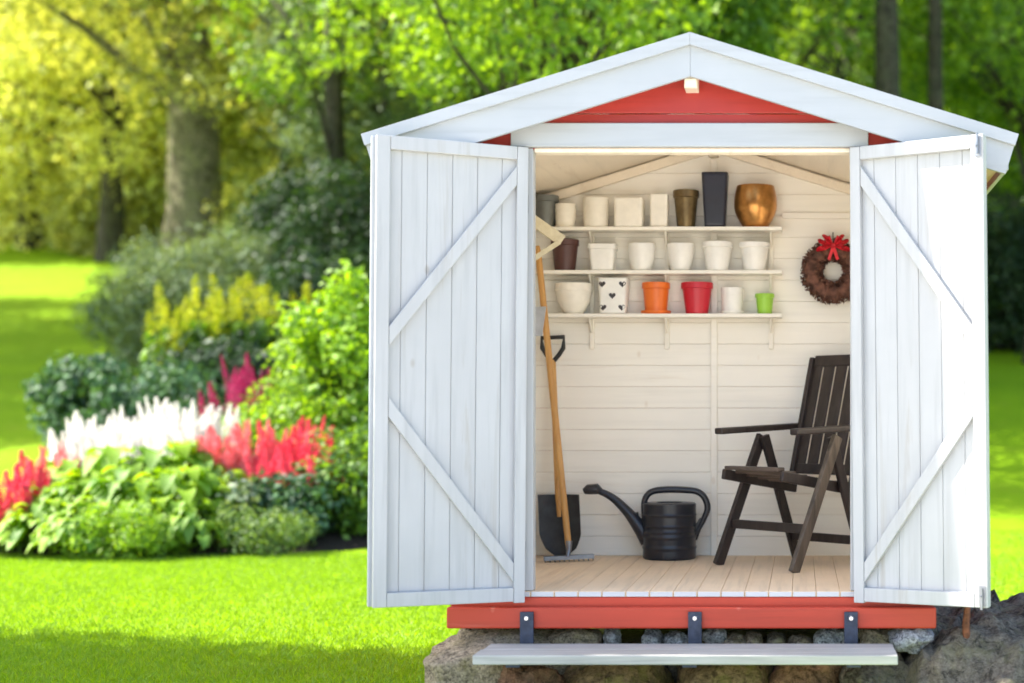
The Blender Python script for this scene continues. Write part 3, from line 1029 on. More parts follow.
# red sills
s = MB().box(XL + .008, XR - .008, Y0 - .018, Y0 + .03, F - .066, F - .023).build('upper_sill', M['red_sill'], shed, True, bevel=.004)
s = MB().box(XL, XR, Y0 - .062, Y0 - .0195, F - .142, F - .058).build('sill', M['red_sill'], shed, True, bevel=.007, seg=3)
MB().box(XL + .002, XL + .042, Y0 - .015, YB + .04, F - .142, F - .062).box(XR - .042, XR - .002, Y0 - .015, YB + .04, F - .142, F - .062).build('side_sill', M['red_sill'], shed, True, bevel=.005)

# back wall: horizontal boards fitted under the roof
mb = MB()
z = F - .01
ph = .107
while z < RU - .03:
    z1 = min(z + ph - .0008, RU - .03)
    def ext(zz):
        h = (RU - zz) / SL
        return max(IL, XC - h), min(IR, XC + h)
    a0, b0 = ext(z)
    a1, b1 = ext(z1)
    mb.hexa([(a0, YB, z), (b0, YB, z), (b0, YB + .02, z), (a0, YB + .02, z)], [(a1, YB, z1), (b1, YB, z1), (b1, YB + .02, z1), (a1, YB + .02, z1)])
    z += ph
mb.build('back_wall', M['cream'], shed, True, bevel=.0026)
hb = under(XL)
mb = MB()
mb.hexa([(XL, YB + .021, F - .05), (XR, YB + .021, F - .05), (XR, YB + .045, F - .05), (XL, YB + .045, F - .05)], [(XL, YB + .021, hb), (XR, YB + .021, hb), (XR, YB + .045, hb), (XL, YB + .045, hb)])
mb.hexa([(XL, YB + .021, hb), (XR, YB + .021, hb), (XC, YB + .021, RU)], [(XL, YB + .045, hb), (XR, YB + .045, hb), (XC, YB + .045, RU)])
mb.build('rear_cladding', M['red'], shed, True)

# side walls: cream boards inside, red outside
for sx, xi, xo in ((-1, IL, XL), (1, IR, XR)):
    mi, mo = MB(), MB()
    z = F - .01
    xm = (xi + xo) / 2
    while z < under(xi) - .012:
        z1 = min(z + ph - .0008, under(xi) - .003)
        mi.box(min(xi, xm), max(xi, xm) - .0, Y0 + .02, YB - .001, z, z1)
        mo.box(min(xm, xo) + (.001 if sx > 0 else 0), max(xm, xo) - (.001 if sx < 0 else 0), Y0 + .002, YB + .046, z - .05, z1 - (.012 if z1 > under(xi) - .02 else .05))
        z += ph
    mi.build('side_lining', M['cream'], shed, True, bevel=.0026)
    mo.build('side_wall', M['red'], shed, True, bevel=.004)

# front wall: jamb panels, white casings, lintel, gable
for a, b in ((XL, -1.155), (.275, XR)):
    mb = MB()
    z = F - .02
    while z < CZ + 1.03:
        z1 = min(z + ph - .0008, CZ + 1.058)
        mb.box(a, b, Y0, Y0 + .019, z, z1)
        z += ph
    mb.build('front_wall', M['red'], shed, True, bevel=.004)
for a, b in ((-1.152, -1.066), (.202, .272)):
    MB().box(a, b, Y0 - .006, Y0 + .05, F + .002, CZ + 1.066).build('door_jamb', M['white_v'], shed, True, bevel=.003)
MB().box(-1.152, .272, Y0 - .030, Y0 + .019, CZ + 1.068, CZ + 1.163).build('lintel', M['white_g'], shed, True, bevel=.004)
MB().box(-1.062, .198, Y0 - .004, Y0 + .06, CZ + 1.050, CZ + 1.0665).build('door_head', M['cream_raw'], shed, True, bevel=.002)
mb = MB()
z = CZ + 1.06
k = 0
while z < RU - .02:
    z1 = min(z + .145, RU - .004)
    a0, b0 = max(XL, XC - (RU - z) / SL), min(XR, XC + (RU - z) / SL)
    a1, b1 = max(XL, XC - (RU - z1) / SL), min(XR, XC + (RU - z1) / SL)
    mb.hexa([(a0, Y0 - .001, z), (b0, Y0 - .001, z), (b0, Y0 + .018, z), (a0, Y0 + .018, z)], [(a1, Y0 + .004, z1), (b1, Y0 + .004, z1), (b1, Y0 + .018, z1), (a1, Y0 + .018, z1)])
    z += .147
mb.build('gable', M['red'], shed, True, bevel=.004)

# roof: two slopes, barge boards and drip trims
EX = 1.230
for s in (-1, 1):
    xe = XC + s * EX
    mb = MB()
    def pt(x, y, top, d=0):
        return (x, y, (RT if top else RU) - SL * abs(x - XC) - d)
    a, b = XC, xe
    d_top, d_bot = .022, 0
    fr, bk = YR + .022, YB + .19
    def slab(m__, xa, xb, ya, yb, dt=d_top, db=0.0):
        q_ = [(xa, ya), (xb, ya), (xb, yb), (xa, yb)] if s > 0 else [(xb, ya), (xa, ya), (xa, yb), (xb, yb)]
        m__.hexa([pt(x_, y_, False, -db) for x_, y_ in q_], [pt(x_, y_, True, dt) for x_, y_ in q_])
    o1, o2 = XC + s * .05, XC + s * .42  # unseen opening added in each slope so daylight brightens the interior
    ya_, yb_ = 6.09, 7.03
    slab(mb, a, b, fr, ya_)
    slab(mb, a, b, yb_, bk)
    slab(mb, a, o1, ya_, yb_)
    slab(mb, o2, b, ya_, yb_)
    rf = mb.build('roof_slope', M['cream_raw'], shed, True)
    mb = MB()
    e2 = XC + s * (EX + .02)
    for xa_, xb_, y1_, y2_ in ((a, e2, fr - .01, ya_), (a, e2, yb_, bk + .02), (a, o1, ya_, yb_), (o2, e2, ya_, yb_)):
        q = [pt(xa_, y1_, True, .0205), pt(xb_, y1_, True, .0205), pt(xb_, y2_, True, .0205), pt(xa_, y2_, True, .0205)]
        w = [(v[0], v[1], v[2] + .010) for v in q]
        if s < 0:
            q, w = [q[i] for i in (1, 0, 3, 2)], [w[i] for i in (1, 0, 3, 2)]
        mb.hexa(q, w)
    gl_ = MB()
    q = [pt(o1 - s * .01, ya_ - .015, True, .008), pt(o2 + s * .015, ya_ - .015, True, .008), pt(o2 + s * .015, yb_ + .015, True, .008), pt(o1 - s * .01, yb_ + .015, True, .008)]
    w = [(v[0], v[1], v[2] + .005) for v in q]
    if s < 0:
        q, w = [q[i] for i in (1, 0, 3, 2)], [w[i] for i in (1, 0, 3, 2)]
    gl_.hexa(q, w)
    gl_.build('added_rooflight', M['added_rooflight'], rf, True)
    mb.build('roof_felt', M['felt'], rf, True)
    # barge board: parallel to the slope, end cut square to it
    n_ = math.sqrt(1 + SL * SL)
    dirv = Vector((s / n_, 0, -SL / n_))
    nrm = Vector((s * SL / n_, 0, 1 / n_))

    def barge(y0, y1, top, bot, length, mat, name, bev, g):
        A = Vector((XC + s * g, 0, RT - top - SL * g))
        length = length * n_
        e_top = Vector((XC, 0, RT - top)) + dirv * length
        hgt = (bot - top) / n_
        e_bot = e_top - nrm * hgt
        A_bot = Vector((XC + s * g, 0, RT - bot - SL * g))
        P4 = [A, e_top, e_bot, A_bot]
        f_ = [(p.x, y0, p.z) for p in P4]
        b_ = [(p.x, y1, p.z) for p in P4]
        m_ = MB()
        m_.hexa(f_, b_) if s > 0 else m_.hexa(f_[::-1], b_[::-1])
        return m_.build(name, mat, shed, True, bevel=bev)
    barge(YR, YR + .021, .040, .163, 1.270, M['white_g'], 'barge_board', .0006, .0004)
    barge(YR - .022, YR + .020, -.004, .044, 1.284, M['white_g'], 'drip_trim', .0008, .0004)
    # eave fascia along the side
    zf_ = RT - SL * (EX + .02)
    MB().box(min(xe + s * .001, xe + s * .02), max(xe + s * .001, xe + s * .02), YR + .022, YB + .2, zf_ - .14, zf_ - .012).build('eave_board', M['white_g'], shed, True, bevel=.003)
rb = MB().box(XC - .026, XC + .026, YR + .03, YB - .001, RU - .084, RU - .010).build('ridge_beam', M['cream_raw'], shed, True, bevel=.003)
MB().box(XC - .021, XC + .021, YR + .0225, YR + .0298, RU - .080, RU - .05).build('end_cap', M['cream_raw'], rb, True)
# rafters on the back wall, wall plates, stud
for s in (-1, 1):
    p0 = Vector((XC + s * .03, YB - .016, RU - .034 - SL * .03))
    p1 = Vector((XC + s * .92, YB - .016, RU - .034 - SL * .925))
    MB().bar(p0, p1, .03, .045).build('rafter', M['cream_raw'], shed, True, bevel=.003)
    xi = IL if s < 0 else IR
    MB().box(min(xi + .001, xi - .04 * s), max(xi - .001, xi - .04 * s), Y0 + .06, YB - .035, under(xi) - .056, under(xi) - .016).build('wall_plate', M['cream_raw'], shed, True, bevel=.003)
zz = zr(216, YB)
MB().box(-.09, IR - .045, YB - .018, YB - .0005, zz - .014, zz + .014).build('batten', M['cream'], shed, True, bevel=.002)
MB().box(XC - .016, XC + .016, YB - .018, YB - .0005, F + .001, RU - .09).build('wall_stud', M['cream'], shed, True, bevel=.003)
MB().box(IL + .002, -.45, YB - .012, YB - .0005, F + .001, F + .018).build('skirting', M['cream'], shed, True, bevel=.002)


# doors --------------------------------------------------------------
def door(hx, free, L, label, sgn, top_raise, astragal):
    """sgn -1: left door. Local axes: u from hinge to free edge, w towards the inner face, z up"""
    H0, H1 = CZ - .738, CZ + 1.062
    hinge = Vector((hx, Y0 - .035, H0))
    d = Vector((free[0] - hinge.x, free[1] - hinge.y, 0))
    ang = math.atan2(d.y, d.x)
    H = H1 - H0
    # inner face looks towards the camera
    w = 1 if sgn > 0 else -1            # local +y side that faces the room side
    # d=(+,-) for right door: local y = (+,+)... so inner (camera) side is local -y; left door d=(-,-): local y = (+,-): inner side is +y
    iw = -1 if sgn > 0 else 1
    th = .018
    mb = MB()
    np_ = 6 if sgn > 0 else 6
    pw = (L - .004) / np_
    for i in range(np_):
        y0, y1 = sorted((0, -iw * th))
        mb.box(.002 + i * pw + .0005, .002 + (i + 1) * pw - .0005, y0, y1, .002, H - .002)
    dr = mb.build('door', M['white_v'], None, bevel=.0024)
    dr['label'] = label
    dr.parent = shed
    dr.location = hinge - shed.location
    tilt = math.atan2(top_raise, L)
    dr.rotation_euler = (0, -tilt, ang)
    t = .024

    def piece(name, u0, u1, z0, z1, lift=0.0, tt=t, mat='white_v', bev=.003, y_off=0):
        y0, y1 = sorted((iw * (.0005 + y_off), iw * (tt + y_off)))
        return MB().box(u0, u1, y0, y1, z0, z1).build(name, M[mat], dr, bevel=bev)
    sw = .052
    piece('hinge_stile', 0, sw * .85, -.006, H)
    piece('free_stile', L - sw, L, 0, H)
    piece('top_rail', sw * .85 + .001, L - sw - .001, H - .052, H)
    piece('bottom_rail', sw * .85 + .001, L - sw - .001, 0, .055)
    zm = H * .5 + (-.02)
    bw = .046

    def brace(u0, z0, u1, z1):
        dd = Vector((u1 - u0, 0, z1 - z0)).normalized()
        nn = Vector((-dd.z, 0, dd.x)) * bw / 2
        # ends cut vertical where they meet the stiles
        q = []
        off = bw / 2 / abs(dd.x)
        pts = [(u0, z0 - off), (u1, z1 - off), (u1, z1 + off), (u0, z0 + off)]
        y0, y1 = (iw * .0005, iw * t * .92)
        a = [(p[0], y0, p[1]) for p in pts]
        b = [(p[0], y1, p[1]) for p in pts]
        m_ = MB()
        if (iw > 0):
            m_.hexa(b[::1], a[::1]) if False else m_.hexa(a[::-1], b[::-1])
        else:
            m_.hexa(a, b)
        return m_.build('brace', M['white_v'], dr, bevel=.003)
    ua, ub = sw * .85 + .001, L - sw - .001
    off = bw
    brace(ua, H - .115, ub, H * .575)
    brace(ua, .115, ub, H * .425)
    if astragal:
        y0, y1 = sorted((-iw * .0185, -iw * (.038)))
        MB().box(L - .03, L + .012, y0, y1, .0, H + .002).build('astragal', M['white_g'], dr, bevel=.004)
        # soffit-side cap block of the free edge
    else:
        for (z0, z1) in ((H - .085, H - .008), (.006, .085)):
            pl = piece('bolt_plate', L - .034, L - .008, z0, z1, tt=.003, mat='latch', bev=.001, y_off=.0245)
            y = iw * .035
            MB().tube([(L - .021, y, z0 - .012 if z0 < 1 else z0 + .01), (L - .021, y, z1 - .01 if z0 < 1 else z1 + .012)], .005, 10).tube([(L - .021, y, (z0 + z1) / 2), (L - .021, y + iw * .018, (z0 + z1) / 2)], .004, 8).build('bolt_rod', M['latch'], pl, smooth=True)
    for z0 in (.20, H - .22):
        MB().tube([(-.004, -iw * .010, z0 - .035), (-.004, -iw * .010, z0 + .035)], .006, 10).build('hinge', M['latch'], dr, smooth=True)
    return dr


fl_ = at(385, 415, 5.735)
fr_ = at(990, 415, 5.703)
door(-1.100, (fl_.x, fl_.y), math.hypot(fl_.x + 1.100, fl_.y - Y0 + .035) + .050, 'white left shed door of vertical planks, swung wide open', -1, .005, True)
door(.224, (fr_.x, fr_.y), math.hypot(fr_.x - .224, fr_.y - Y0 + .035), 'white right shed door of vertical planks with two metal bolts', 1, .006, False)

# step -----------------------------------------------------------------
zt = CZ - .900
stp = MB().box(xr(472, 5.61), xr(898, 5.61), 5.615, 5.760, zt - .036, zt).build('step', M['step'], shed, True, bevel=.004)
MB().box(xr(474, 5.61), xr(897.5, 5.61), 5.766, 5.915, zt - .036, zt - .001).build('rear_plank', M['step'], stp, True, bevel=.004)
for px in (527, 695, 851):
    xb = xr(px, 5.93)
    br = MB().box(xb - .027, xb + .027, 5.921, 5.933, zt - .06, F - .074).box(xb - .027, xb + .027, 5.63, 5.920, zt - .049, zt - .0375).build('bracket', M['steel'], stp, True, bevel=.002)
    MB().lathe([(.011, 0), (.011, .004), (.007, .008)], 12).v
    mb = MB()
    mb.tube([(xb, 5.9205, F - .098), (xb, 5.912, F - .098)], [.011, .008], 12)
    mb.build('bolt_head', M['bolt'], br, True, smooth=True)


# ================================================================== SHELVES AND POTS
YS = YB - .07
KS = FPX / YS
SZ = [CZ + (HY - 226.5) / (FPX / (YB - .14)), CZ + (HY - 270) / (FPX / (YB - .14)), CZ + (HY - 313.5) / (FPX / (YB - .14))]
shelf = thing('wall_shelf', 'cream three tier wooden shelf on the back wall full of pots', 'shelf', (-.72, YB, SZ[2]))
for i, z in enumerate(SZ):
    x0 = [IL + .045, IL + .05, IL + .05][i]
    MB().box(x0, xr(782, YB - .14), YB - .14, YB - .0195, z - .018, z).build('shelf_board', M['shelf'], shelf, True, bevel=.002)
for px in (592, 667, 771):
    x = xr(px, YB - .02)
    up = MB().box(x - .011, x + .011, YB - .019, YB - .0005, SZ[2] - .17, SZ[0] - .0185).build('upright', M['shelf'], shelf, True, bevel=.002)
    for z in SZ:
        mb = MB()
        y0, y1 = YB - .115, YB - .0195
        zt_ = z - .0185
        mb.hexa([(x - .004, y1, zt_ - .07), (x + .004, y1, zt_ - .07), (x + .004, y1 - .012, zt_ - .07), (x - .004, y1 - .012, zt_ - .07)][::-1],
                [(x - .004, y1, zt_), (x + .004, y1, zt_), (x + .004, y0, zt_), (x - .004, y0, zt_)][::-1])
        mb.build('bracket', M['shelf'], up, True)


def pot_profile(rb, rt, h, rim=0, belly=0, wall=.006, ribs=0):
    pr = [(rb * .9, 0), (rb, .003)]
    N = 14
    for i in range(1, N):
        f = i / N
        r = rb + (rt - rb) * f + belly * math.sin(math.pi * f)
        if ribs:
            r += .0012 * math.sin(f * ribs * 2 * math.pi)
        if rim and f > .8:
            continue
        pr.append((r, h * f))
    if rim:
        r8 = rb + (rt - rb) * .8 + belly * math.sin(math.pi * .8)
        pr += [(r8, h * .80), (rt + rim, h * .815), (rt + rim, h * .985)]
    pr += [(rt + (rim or 0), h - .002), (rt + (rim or 0) - .002, h), (rt - wall, h), (rt - wall - .001, h - .004)]
    pr += [(max(.004, rt - wall + (rb - rt) * .5), h * .5), (max(.003, rb - wall), h * .12)]
    return pr


def pot(px0, px1, py, row, label, mat, taper=.85, name='plant_pot', cat='pot', rim=0, belly=0, sup=None, ribs=0, rot=0, yo=0):
    Y = YS + yo
    k = FPX / Y
    zb = SZ[row]
    x = ((px0 + px1) / 2 - VX) / k
    h = CZ + (HY - py) / k - zb
    rt = (px1 - px0) / 2 / k
    if belly:
        pass
    t = thing(name, label, cat, (x, Y, zb + .0005), rot)
    if belly < 0:
        pr = [(rt * .5, 0), (rt * .56, .004)] + [(rt * (.56 + .44 * math.sin(min(1, f / .55) * math.pi / 2) - (.13 * ((f - .55) / .45) ** 2 if f > .55 else 0)), h * f) for f in [i / 20 for i in range(1, 20)]]
        pr += [(rt * .87, h), (rt * .83, h), (rt * .80, h * .9), (rt * .5, h * .3)]
    elif belly:
        pr = [(rt * taper * .9, 0), (rt * taper, .003)] + [(rt * (taper + (1 - taper) * (1 - (1 - f) ** 2.4)), h * f) for f in [i / 16 for i in range(1, 16)]]
        pr += [(rt, h - .002), (rt - .002, h), (rt - .007, h), (rt - .008, h * .8), (rt * .5, h * .1)]
    else:
        pr = pot_profile((rt - rim) * taper, rt - rim, h, rim, 0, ribs=ribs)
    n = 64 if sup else 40
    body = MB().lathe(pr, n, sup=sup).build('pot_body', M[mat], t, smooth=True)
    if sup:
        body.data.set_sharp_from_angle(angle=R(60))
    return t, rt, h, body


pot(531, 559, 196, 0, 'grey zinc bucket at the left end of the top shelf', 'pot_grey', .72, 'bucket', 'bucket', rim=.003, yo=.01)
pot(555, 576, 204.5, 0, 'small plain cream pot beside the grey bucket', 'pot_cream', .92, ribs=3)
pot(583, 609, 198.5, 0, 'ribbed round cream pot, second on the top shelf', 'pot_cream', .95, ribs=7)
pot(615, 644, 199.5, 0, 'square cream pot with vertical ribs on the top shelf', 'pot_cream', .97, sup=12)
pot(650.5, 668.5, 195, 0, 'narrow square cream pot left of the bronze tumbler', 'pot_cream', .97, sup=12)
pot(673, 699, 191, 0, 'flared bronze brown tumbler pot left of the navy pot', 'pot_bronze', .70, rim=.002)
pot(702, 728.5, 174, 0, 'tall square navy blue pot on the top shelf', 'pot_navy', .78, sup=9, rim=0)
pot(734, 777, 186.5, 0, 'round shiny copper coloured pot at the right of the top shelf', 'pot_copper', .58, belly=-1)
pot(551, 579, 240, 1, 'dark brown tapered pot at the left of the middle shelf', 'pot_brown', .74, rim=.002)
pot(589, 617, 245, 1, 'ribbed square white pot on the middle shelf', 'pot_white', .82, sup=8, rim=.003)
pot(628, 655, 244, 1, 'rounded white pot next to the ribbed square one', 'pot_white', .66, belly=1)
pot(667, 694, 244, 1, 'rounded white pot in the middle of the middle shelf', 'pot_white', .66, belly=1)
pot(702, 733, 242.5, 1, 'tapered white pot with rim left of the last middle shelf pot', 'pot_white', .74, rim=.003)
pot(739, 770, 243, 1, 'tapered white pot at the right end of the middle shelf', 'pot_white', .72, rim=.003)
# bowl: a stack of two
t_, rt, h, b_ = pot(555, 593, 284, 2, 'wide white bowl at the left of the bottom shelf', 'pot_cream', .50, 'bowl', 'bowl', rim=.002, belly=0)
pr = [(rt * .45, 0), (rt * .62, h * .14), (rt * .84, h * .4), (rt * .96, h * .72), (rt * .97, h * .74), (rt, h * .76), (rt, h * .98), (rt * .98, h), (rt * .92, h), (rt * .88, h * .7), (rt * .6, h * .25), (rt * .2, h * .2)]
b_.data = MB().lathe(pr, 40).build('tmp', M['pot_cream'], smooth=True).data
bpy.data.objects.remove(bpy.data.objects['tmp'])
tt_, rt, h, b_ = pot(599, 629, 279, 2, 'white square pot printed with dark hearts', 'pot_white', .86, sup=7)
# hearts on the front face
rb_ = rt * .86


def heart(cx, cz, s):
    m_ = MB()
    pts = []
    for i in range(24):
        a = 2 * math.pi * i / 24
        hx = 16 * math.sin(a) ** 3 / 17
        hz = (13 * math.cos(a) - 5 * math.cos(2 * a) - 2 * math.cos(3 * a) - math.cos(4 * a)) / 17
        X_, Z_ = cx + hx * s, cz + hz * s
        rr_ = rb_ + (rt - rb_) * (Z_ / h)
        k_ = abs(X_) / rr_
        yy = -rr_ * (1 - min(.95, k_) ** 7) ** (1 / 7) - .0012
        pts.append((X_, yy, Z_))
    m_.add(pts, [tuple(range(24))])
    m_.build('heart', M['heart'], tt_)


for cx, cz in ((-.050, .82), (.050, .82), (0, .50), (-.046, .17), (.046, .17)):
    heart(cx, cz * h, .018)
to_, rt, h, b_ = pot(642, 670, 283, 2, 'orange pot with matching saucer on the bottom shelf', 'pot_orange', .80, rim=.003)
MB().lathe([(rt * .95, 0), (rt * 1.06, .008), (rt * 1.08, .017), (rt * 1.02, .017), (rt * .95, .006)], 40).build('saucer', M['pot_orange'], to_, smooth=True)
pot(681, 713, 283, 2, 'bright red pot with a rim on the bottom shelf', 'pot_red', .72, rim=.003)
tw_, rt, h, b_ = pot(721, 743.5, 288, 2, 'small white pot with saucer right of the red pot', 'pot_white', .86)
MB().lathe([(rt * .95, 0), (rt * 1.08, .008), (rt * 1.1, .016), (rt * 1.03, .016), (rt * .95, .006)], 40).build('saucer', M['pot_white'], tw_, smooth=True)
pot(755, 774.5, 294, 2, 'little lime green pot at the right end of the bottom shelf', 'pot_green', .78, rim=.003)

# ================================================================== WREATH
wc = at(833, 272, YB - .03)
wr = thing('wreath', 'brown twig wreath with a red bow on the back wall', 'wreath', (wc.x, wc.y, wc.z))
n = 3200
a = rng.uniform(0, 2 * math.pi, n)
b = rng.uniform(0, 2 * math.pi, n)
r1, r2 = .106, .050
rr_ = r2 * (.75 + .4 * rng.random(n))
px_ = (r1 + rr_ * np.cos(b)) * np.cos(a)
pz_ = (r1 + rr_ * np.cos(b)) * np.sin(a)
py_ = rr_ * np.sin(b) * .6 - .02
V = leaf_cloud(np.stack([px_, py_, pz_], 1), rng.normal(size=(n, 3)), rng.uniform(.015, .032, n), .4)
core = MB()
ring = [Vector((r1 * math.cos(q), -.02, r1 * math.sin(q))) for q in [2 * math.pi * i / 40 for i in range(41)]]
core.tube(ring, [r2 * .78 + .006 * math.sin(i * 2.3) for i in range(41)], 12, cap=False)
ob = core.build('ring', M['wreath'], wr, smooth=True)
leaf_obj('twigs', V, M['wreath'], ob)
mb = MB()
for s in (-1, 1):
    for k, (dx, dz, w_) in enumerate(((.062, .018, .034), (.070, -.016, .032), (.042, .042, .028))):
        p0 = Vector((0, -.065, .125))
        p1 = p0 + Vector((s * dx * .6, -.018, dz))
        p2 = p0 + Vector((s * dx, -.004, dz * 1.1))
        p3 = p0 + Vector((s * dx * .55, .012, dz * .5))
        mb.tube([p0, p1, p2, p3, p0], [.004, w_ * .5, w_ * .55, w_ * .45, .004], 10, sq=.6)
    mb.bar((0, -.066, .12), (s * .022, -.06, .055), .016, .004, (0, 1, 0))
mb.tube([(-.009, -.075, .125), (.009, -.075, .125)], .012, 10)
mb.build('bow', M['bow'], wr, smooth=True)
MB().tube([(0, -.02, .15), (0, .005, .195), (0, .028, .20)], .0025, 6).build('hanger', M['iron'], wr, smooth=True)

# ================================================================== WATERING CAN
YC = YB - .155
kc = FPX / YC
cx = (669.5 - VX) / kc
can = thing('watering_can', 'dark plastic watering can standing on the floor by the back wall', 'watering can', (cx, YC, F))
u = 1 / kc


def cp(px, py, dy=0):      # picture -> local
    return Vector(((px - 669.5) * u, dy, (559 - py) * u))


rbody = 26.5 * u
Hc = 55 * u
pr = [(rbody * .93, 0), (rbody, .006)]
for f in [i / 40 for i in range(1, 40)]:
    r = rbody * (1 + .004 * math.sin(f * 20))
    for fb in (.22, .42, .50, .60, .80):
        if abs(f - fb) < .02:
            r += .0035
    pr.append((r, Hc * f))
pr += [(rbody * 1.0, Hc), (rbody * .96, Hc + .004), (rbody * .5, Hc + .006), (rbody * .5, Hc - .006), (rbody * .3, Hc - .03)]
MB().lathe(pr, 48).build('body', M['can'], can, smooth=True)
sp_ = MB()
sp_.tube([cp(649, 541), cp(640, 528), cp(629, 514), cp(616, 501), cp(606, 494.5), cp(597, 491)], [.046, .036, .026, .020, .017, .015], 16, sub=4)
spo = sp_.build('spout', M['can'], can, smooth=True)
MB().tube([cp(601, 492), cp(597, 489.5), cp(588, 490), cp(584, 492)], [.020, .036, .034, .020], 16, sq=.75).build('rose', M['can'], spo, smooth=True)
hd = [cp(645, 520), cp(644, 505), cp(647, 496), cp(654, 491.5), cp(668, 490), cp(686, 490.5), cp(698, 492.5), cp(705, 499), cp(707.5, 509), cp(704, 519), cp(699, 529), cp(695, 540)]
MB().tube(hd, [.015, .015, .0155, .016, .0165, .0165, .016, .016, .0155, .014, .012, .011], 14, sub=5).build('handle', M['can'], can, smooth=True)
MB().bar(cp(703, 520), cp(695, 532), .012, .035, (1, 0, 0)).build('handle_web', M['can'], can, bevel=.003)
MB().bar(cp(642, 522), cp(634, 520), .014, .03).tube([cp(637, 519), cp(635.5, 513)], [.012, .014], 10).build('spout_clip', M['can'], can, smooth=True)

# ================================================================== TOOLS
# long handled hoe/rake with yellow handle
hb0 = Vector((xr(569, 7.20), 7.20, F + .055))
ht = Vector((xr(537.5, 7.34), 7.34, CZ + (HY - 246) * 7.34 / FPX))
rk = thing('garden_rake', 'garden rake with a long yellow wooden handle leaning in the left corner', 'rake', (hb0.x, hb0.y, F))
L0 = Vector((hb0.x, hb0.y, F))
pts = [hb0 + (ht - hb0) * f + Vector((0, 0, 0)) for f in (0, .03, .5, .97, 1)]
MB().tube([p - L0 for p in pts], [.013, .0155, .0165, .0155, .010], 14).build('handle', M['handle'], rk, smooth=True)
hd_ = MB()
hd_.tube([Vector((0, 0, .10)) + (ht - hb0).normalized() * 0, Vector((.0, -.004, .055)), Vector((-.004, -.02, .022))], [.017, .013, .009], 10)
hd_.bar((-.115, -.035, .018), (.115, .03, .024), .038, .020)
for i in range(11):
    f = i / 10
    q = Vector((-.11, -.034, .012)).lerp(Vector((.11, .029, .017)), f)
    hd_.bar(q, q + Vector((.005, -.014, -.011)), .006, .004, (0, 1, 0))
hd_.build('rake_head', M['latch'], rk, bevel=.001)

# spade
sb = Vector((xr(561, 7.36), 7.36, F + .004))
spd = thing('spade', 'spade with dark blade and grip behind the yellow handle', 'spade', sb)
tp = Vector((xr(548, 7.36), YB - .05, CZ + (HY - 334) * 7.44 / FPX)) - sb
dr_ = tp.normalized()
nb, nz_ = 11, 12
mb = MB()
for side in (0, 1):
    for j in range(nz_ + 1):
        f = j / nz_
        wdt = .102 * (min(1, (f / .32)) ** .5 * .55 + .45 if f < .32 else 1.0)
        for i in range(nb + 1):
            g_ = i / nb * 2 - 1
            y = .022 * (1 - g_ * g_) * (.5 + .5 * f) + (0 if side == 0 else .004)
            base = dr_ * (.31 * f)
            yy = g_ * g_ * .02 * (1 - f)
            mb.v.append(Vector((g_ * wdt, 0, yy)) + base + Vector((0, y, 0)))
N1 = (nb + 1) * (nz_ + 1)
for j in range(nz_):
    for i in range(nb):
        a0 = j * (nb + 1) + i
        q = (a0, a0 + 1, a0 + nb + 2, a0 + nb + 1)
        mb.f.append(q)
        mb.f.append(tuple(k + N1 for k in q[::-1]))
edge = [i for i in range(nb + 1)] + [j * (nb + 1) + nb for j in range(1, nz_ + 1)] + [nz_ * (nb + 1) + i for i in range(nb - 1, -1, -1)] + [j * (nb + 1) for j in range(nz_ - 1, 0, -1)]
for a0, b0 in zip(edge, edge[1:] + edge[:1]):
    mb.f.append((a0, a0 + N1, b0 + N1, b0))
mb.build('blade', M['iron'], spd, smooth=True)
ln = tp.length
MB().tube([dr_ * .20, dr_ * .32, dr_ * (ln - .13)], [.010, .017, .015], 12).build('shaft', M['handle'], spd, smooth=True)
A_ = dr_ * (ln - .14)
MB().tube([A_, A_ + Vector((-.03, 0, .035)), A_ + Vector((-.052, 0, .07)), A_ + Vector((-.055, 0, .12)), A_ + Vector((.055, 0, .125)), A_ + Vector((.052, 0, .07)), A_ + Vector((.03, 0, .035)), A_], .0115, 10).build('grip', M['iron'], spd, smooth=True)

# wooden hay rake head showing above the yellow handle
hx = IL + .03
hr = thing('hay_rake', 'pale wooden rake head standing upside down above the yellow handle', 'rake', (hx, 7.10, F))
ztop = zr(222, 7.12)
MB().tube([(0, 0, .0), (0, .03, ztop - F - .03)], .013, 10).build('handle', M['pale_wood'], hr, smooth=True)
pA = Vector((xr(527, 7.1) - hx, .01, zr(216, 7.1) - F))
pB = Vector((xr(561, 7.1) - hx, .04, zr(240, 7.1) - F))
pC = Vector((xr(529, 7.1) - hx, .0, zr(262, 7.1) - F))
MB().bar(pA, pB, .03, .052).build('head_board', M['pale_wood'], hr, bevel=.003)
MB().bar(pC, pB + Vector((-.01, -.018, -.006)), .014, .024).build('brace', M['pale_wood'], hr, bevel=.002)
# hoe with pale blade
hx = IL + .022
ho = thing('hoe', 'hoe with a pale grey metal blade beside the yellow handle', 'hoe', (hx, 7.0, F))
MB().tube([(0, 0, 0), (0, .05, zr(302, 7.02) - F)], .012, 10).build('handle', M['handle'], ho, smooth=True)
q0 = Vector((xr(526, 7.0) - hx, -.012, 0))
q1 = Vector((xr(545, 7.0) - hx, -.012, 0))
z0_, z1_ = zr(336, 7.0) - F, zr(306, 7.0) - F
m_ = MB()
m_.hexa([(q0.x, -.012, z0_), (q1.x - .012, -.012, z0_), (q1.x - .012, -.006, z0_), (q0.x, -.006, z0_)], [(q0.x, .03, z1_), (q1.x, .03, z1_), (q1.x, .036, z1_), (q0.x, .036, z1_)])
m_.build('blade', M['iron_pale'], ho, bevel=.001)

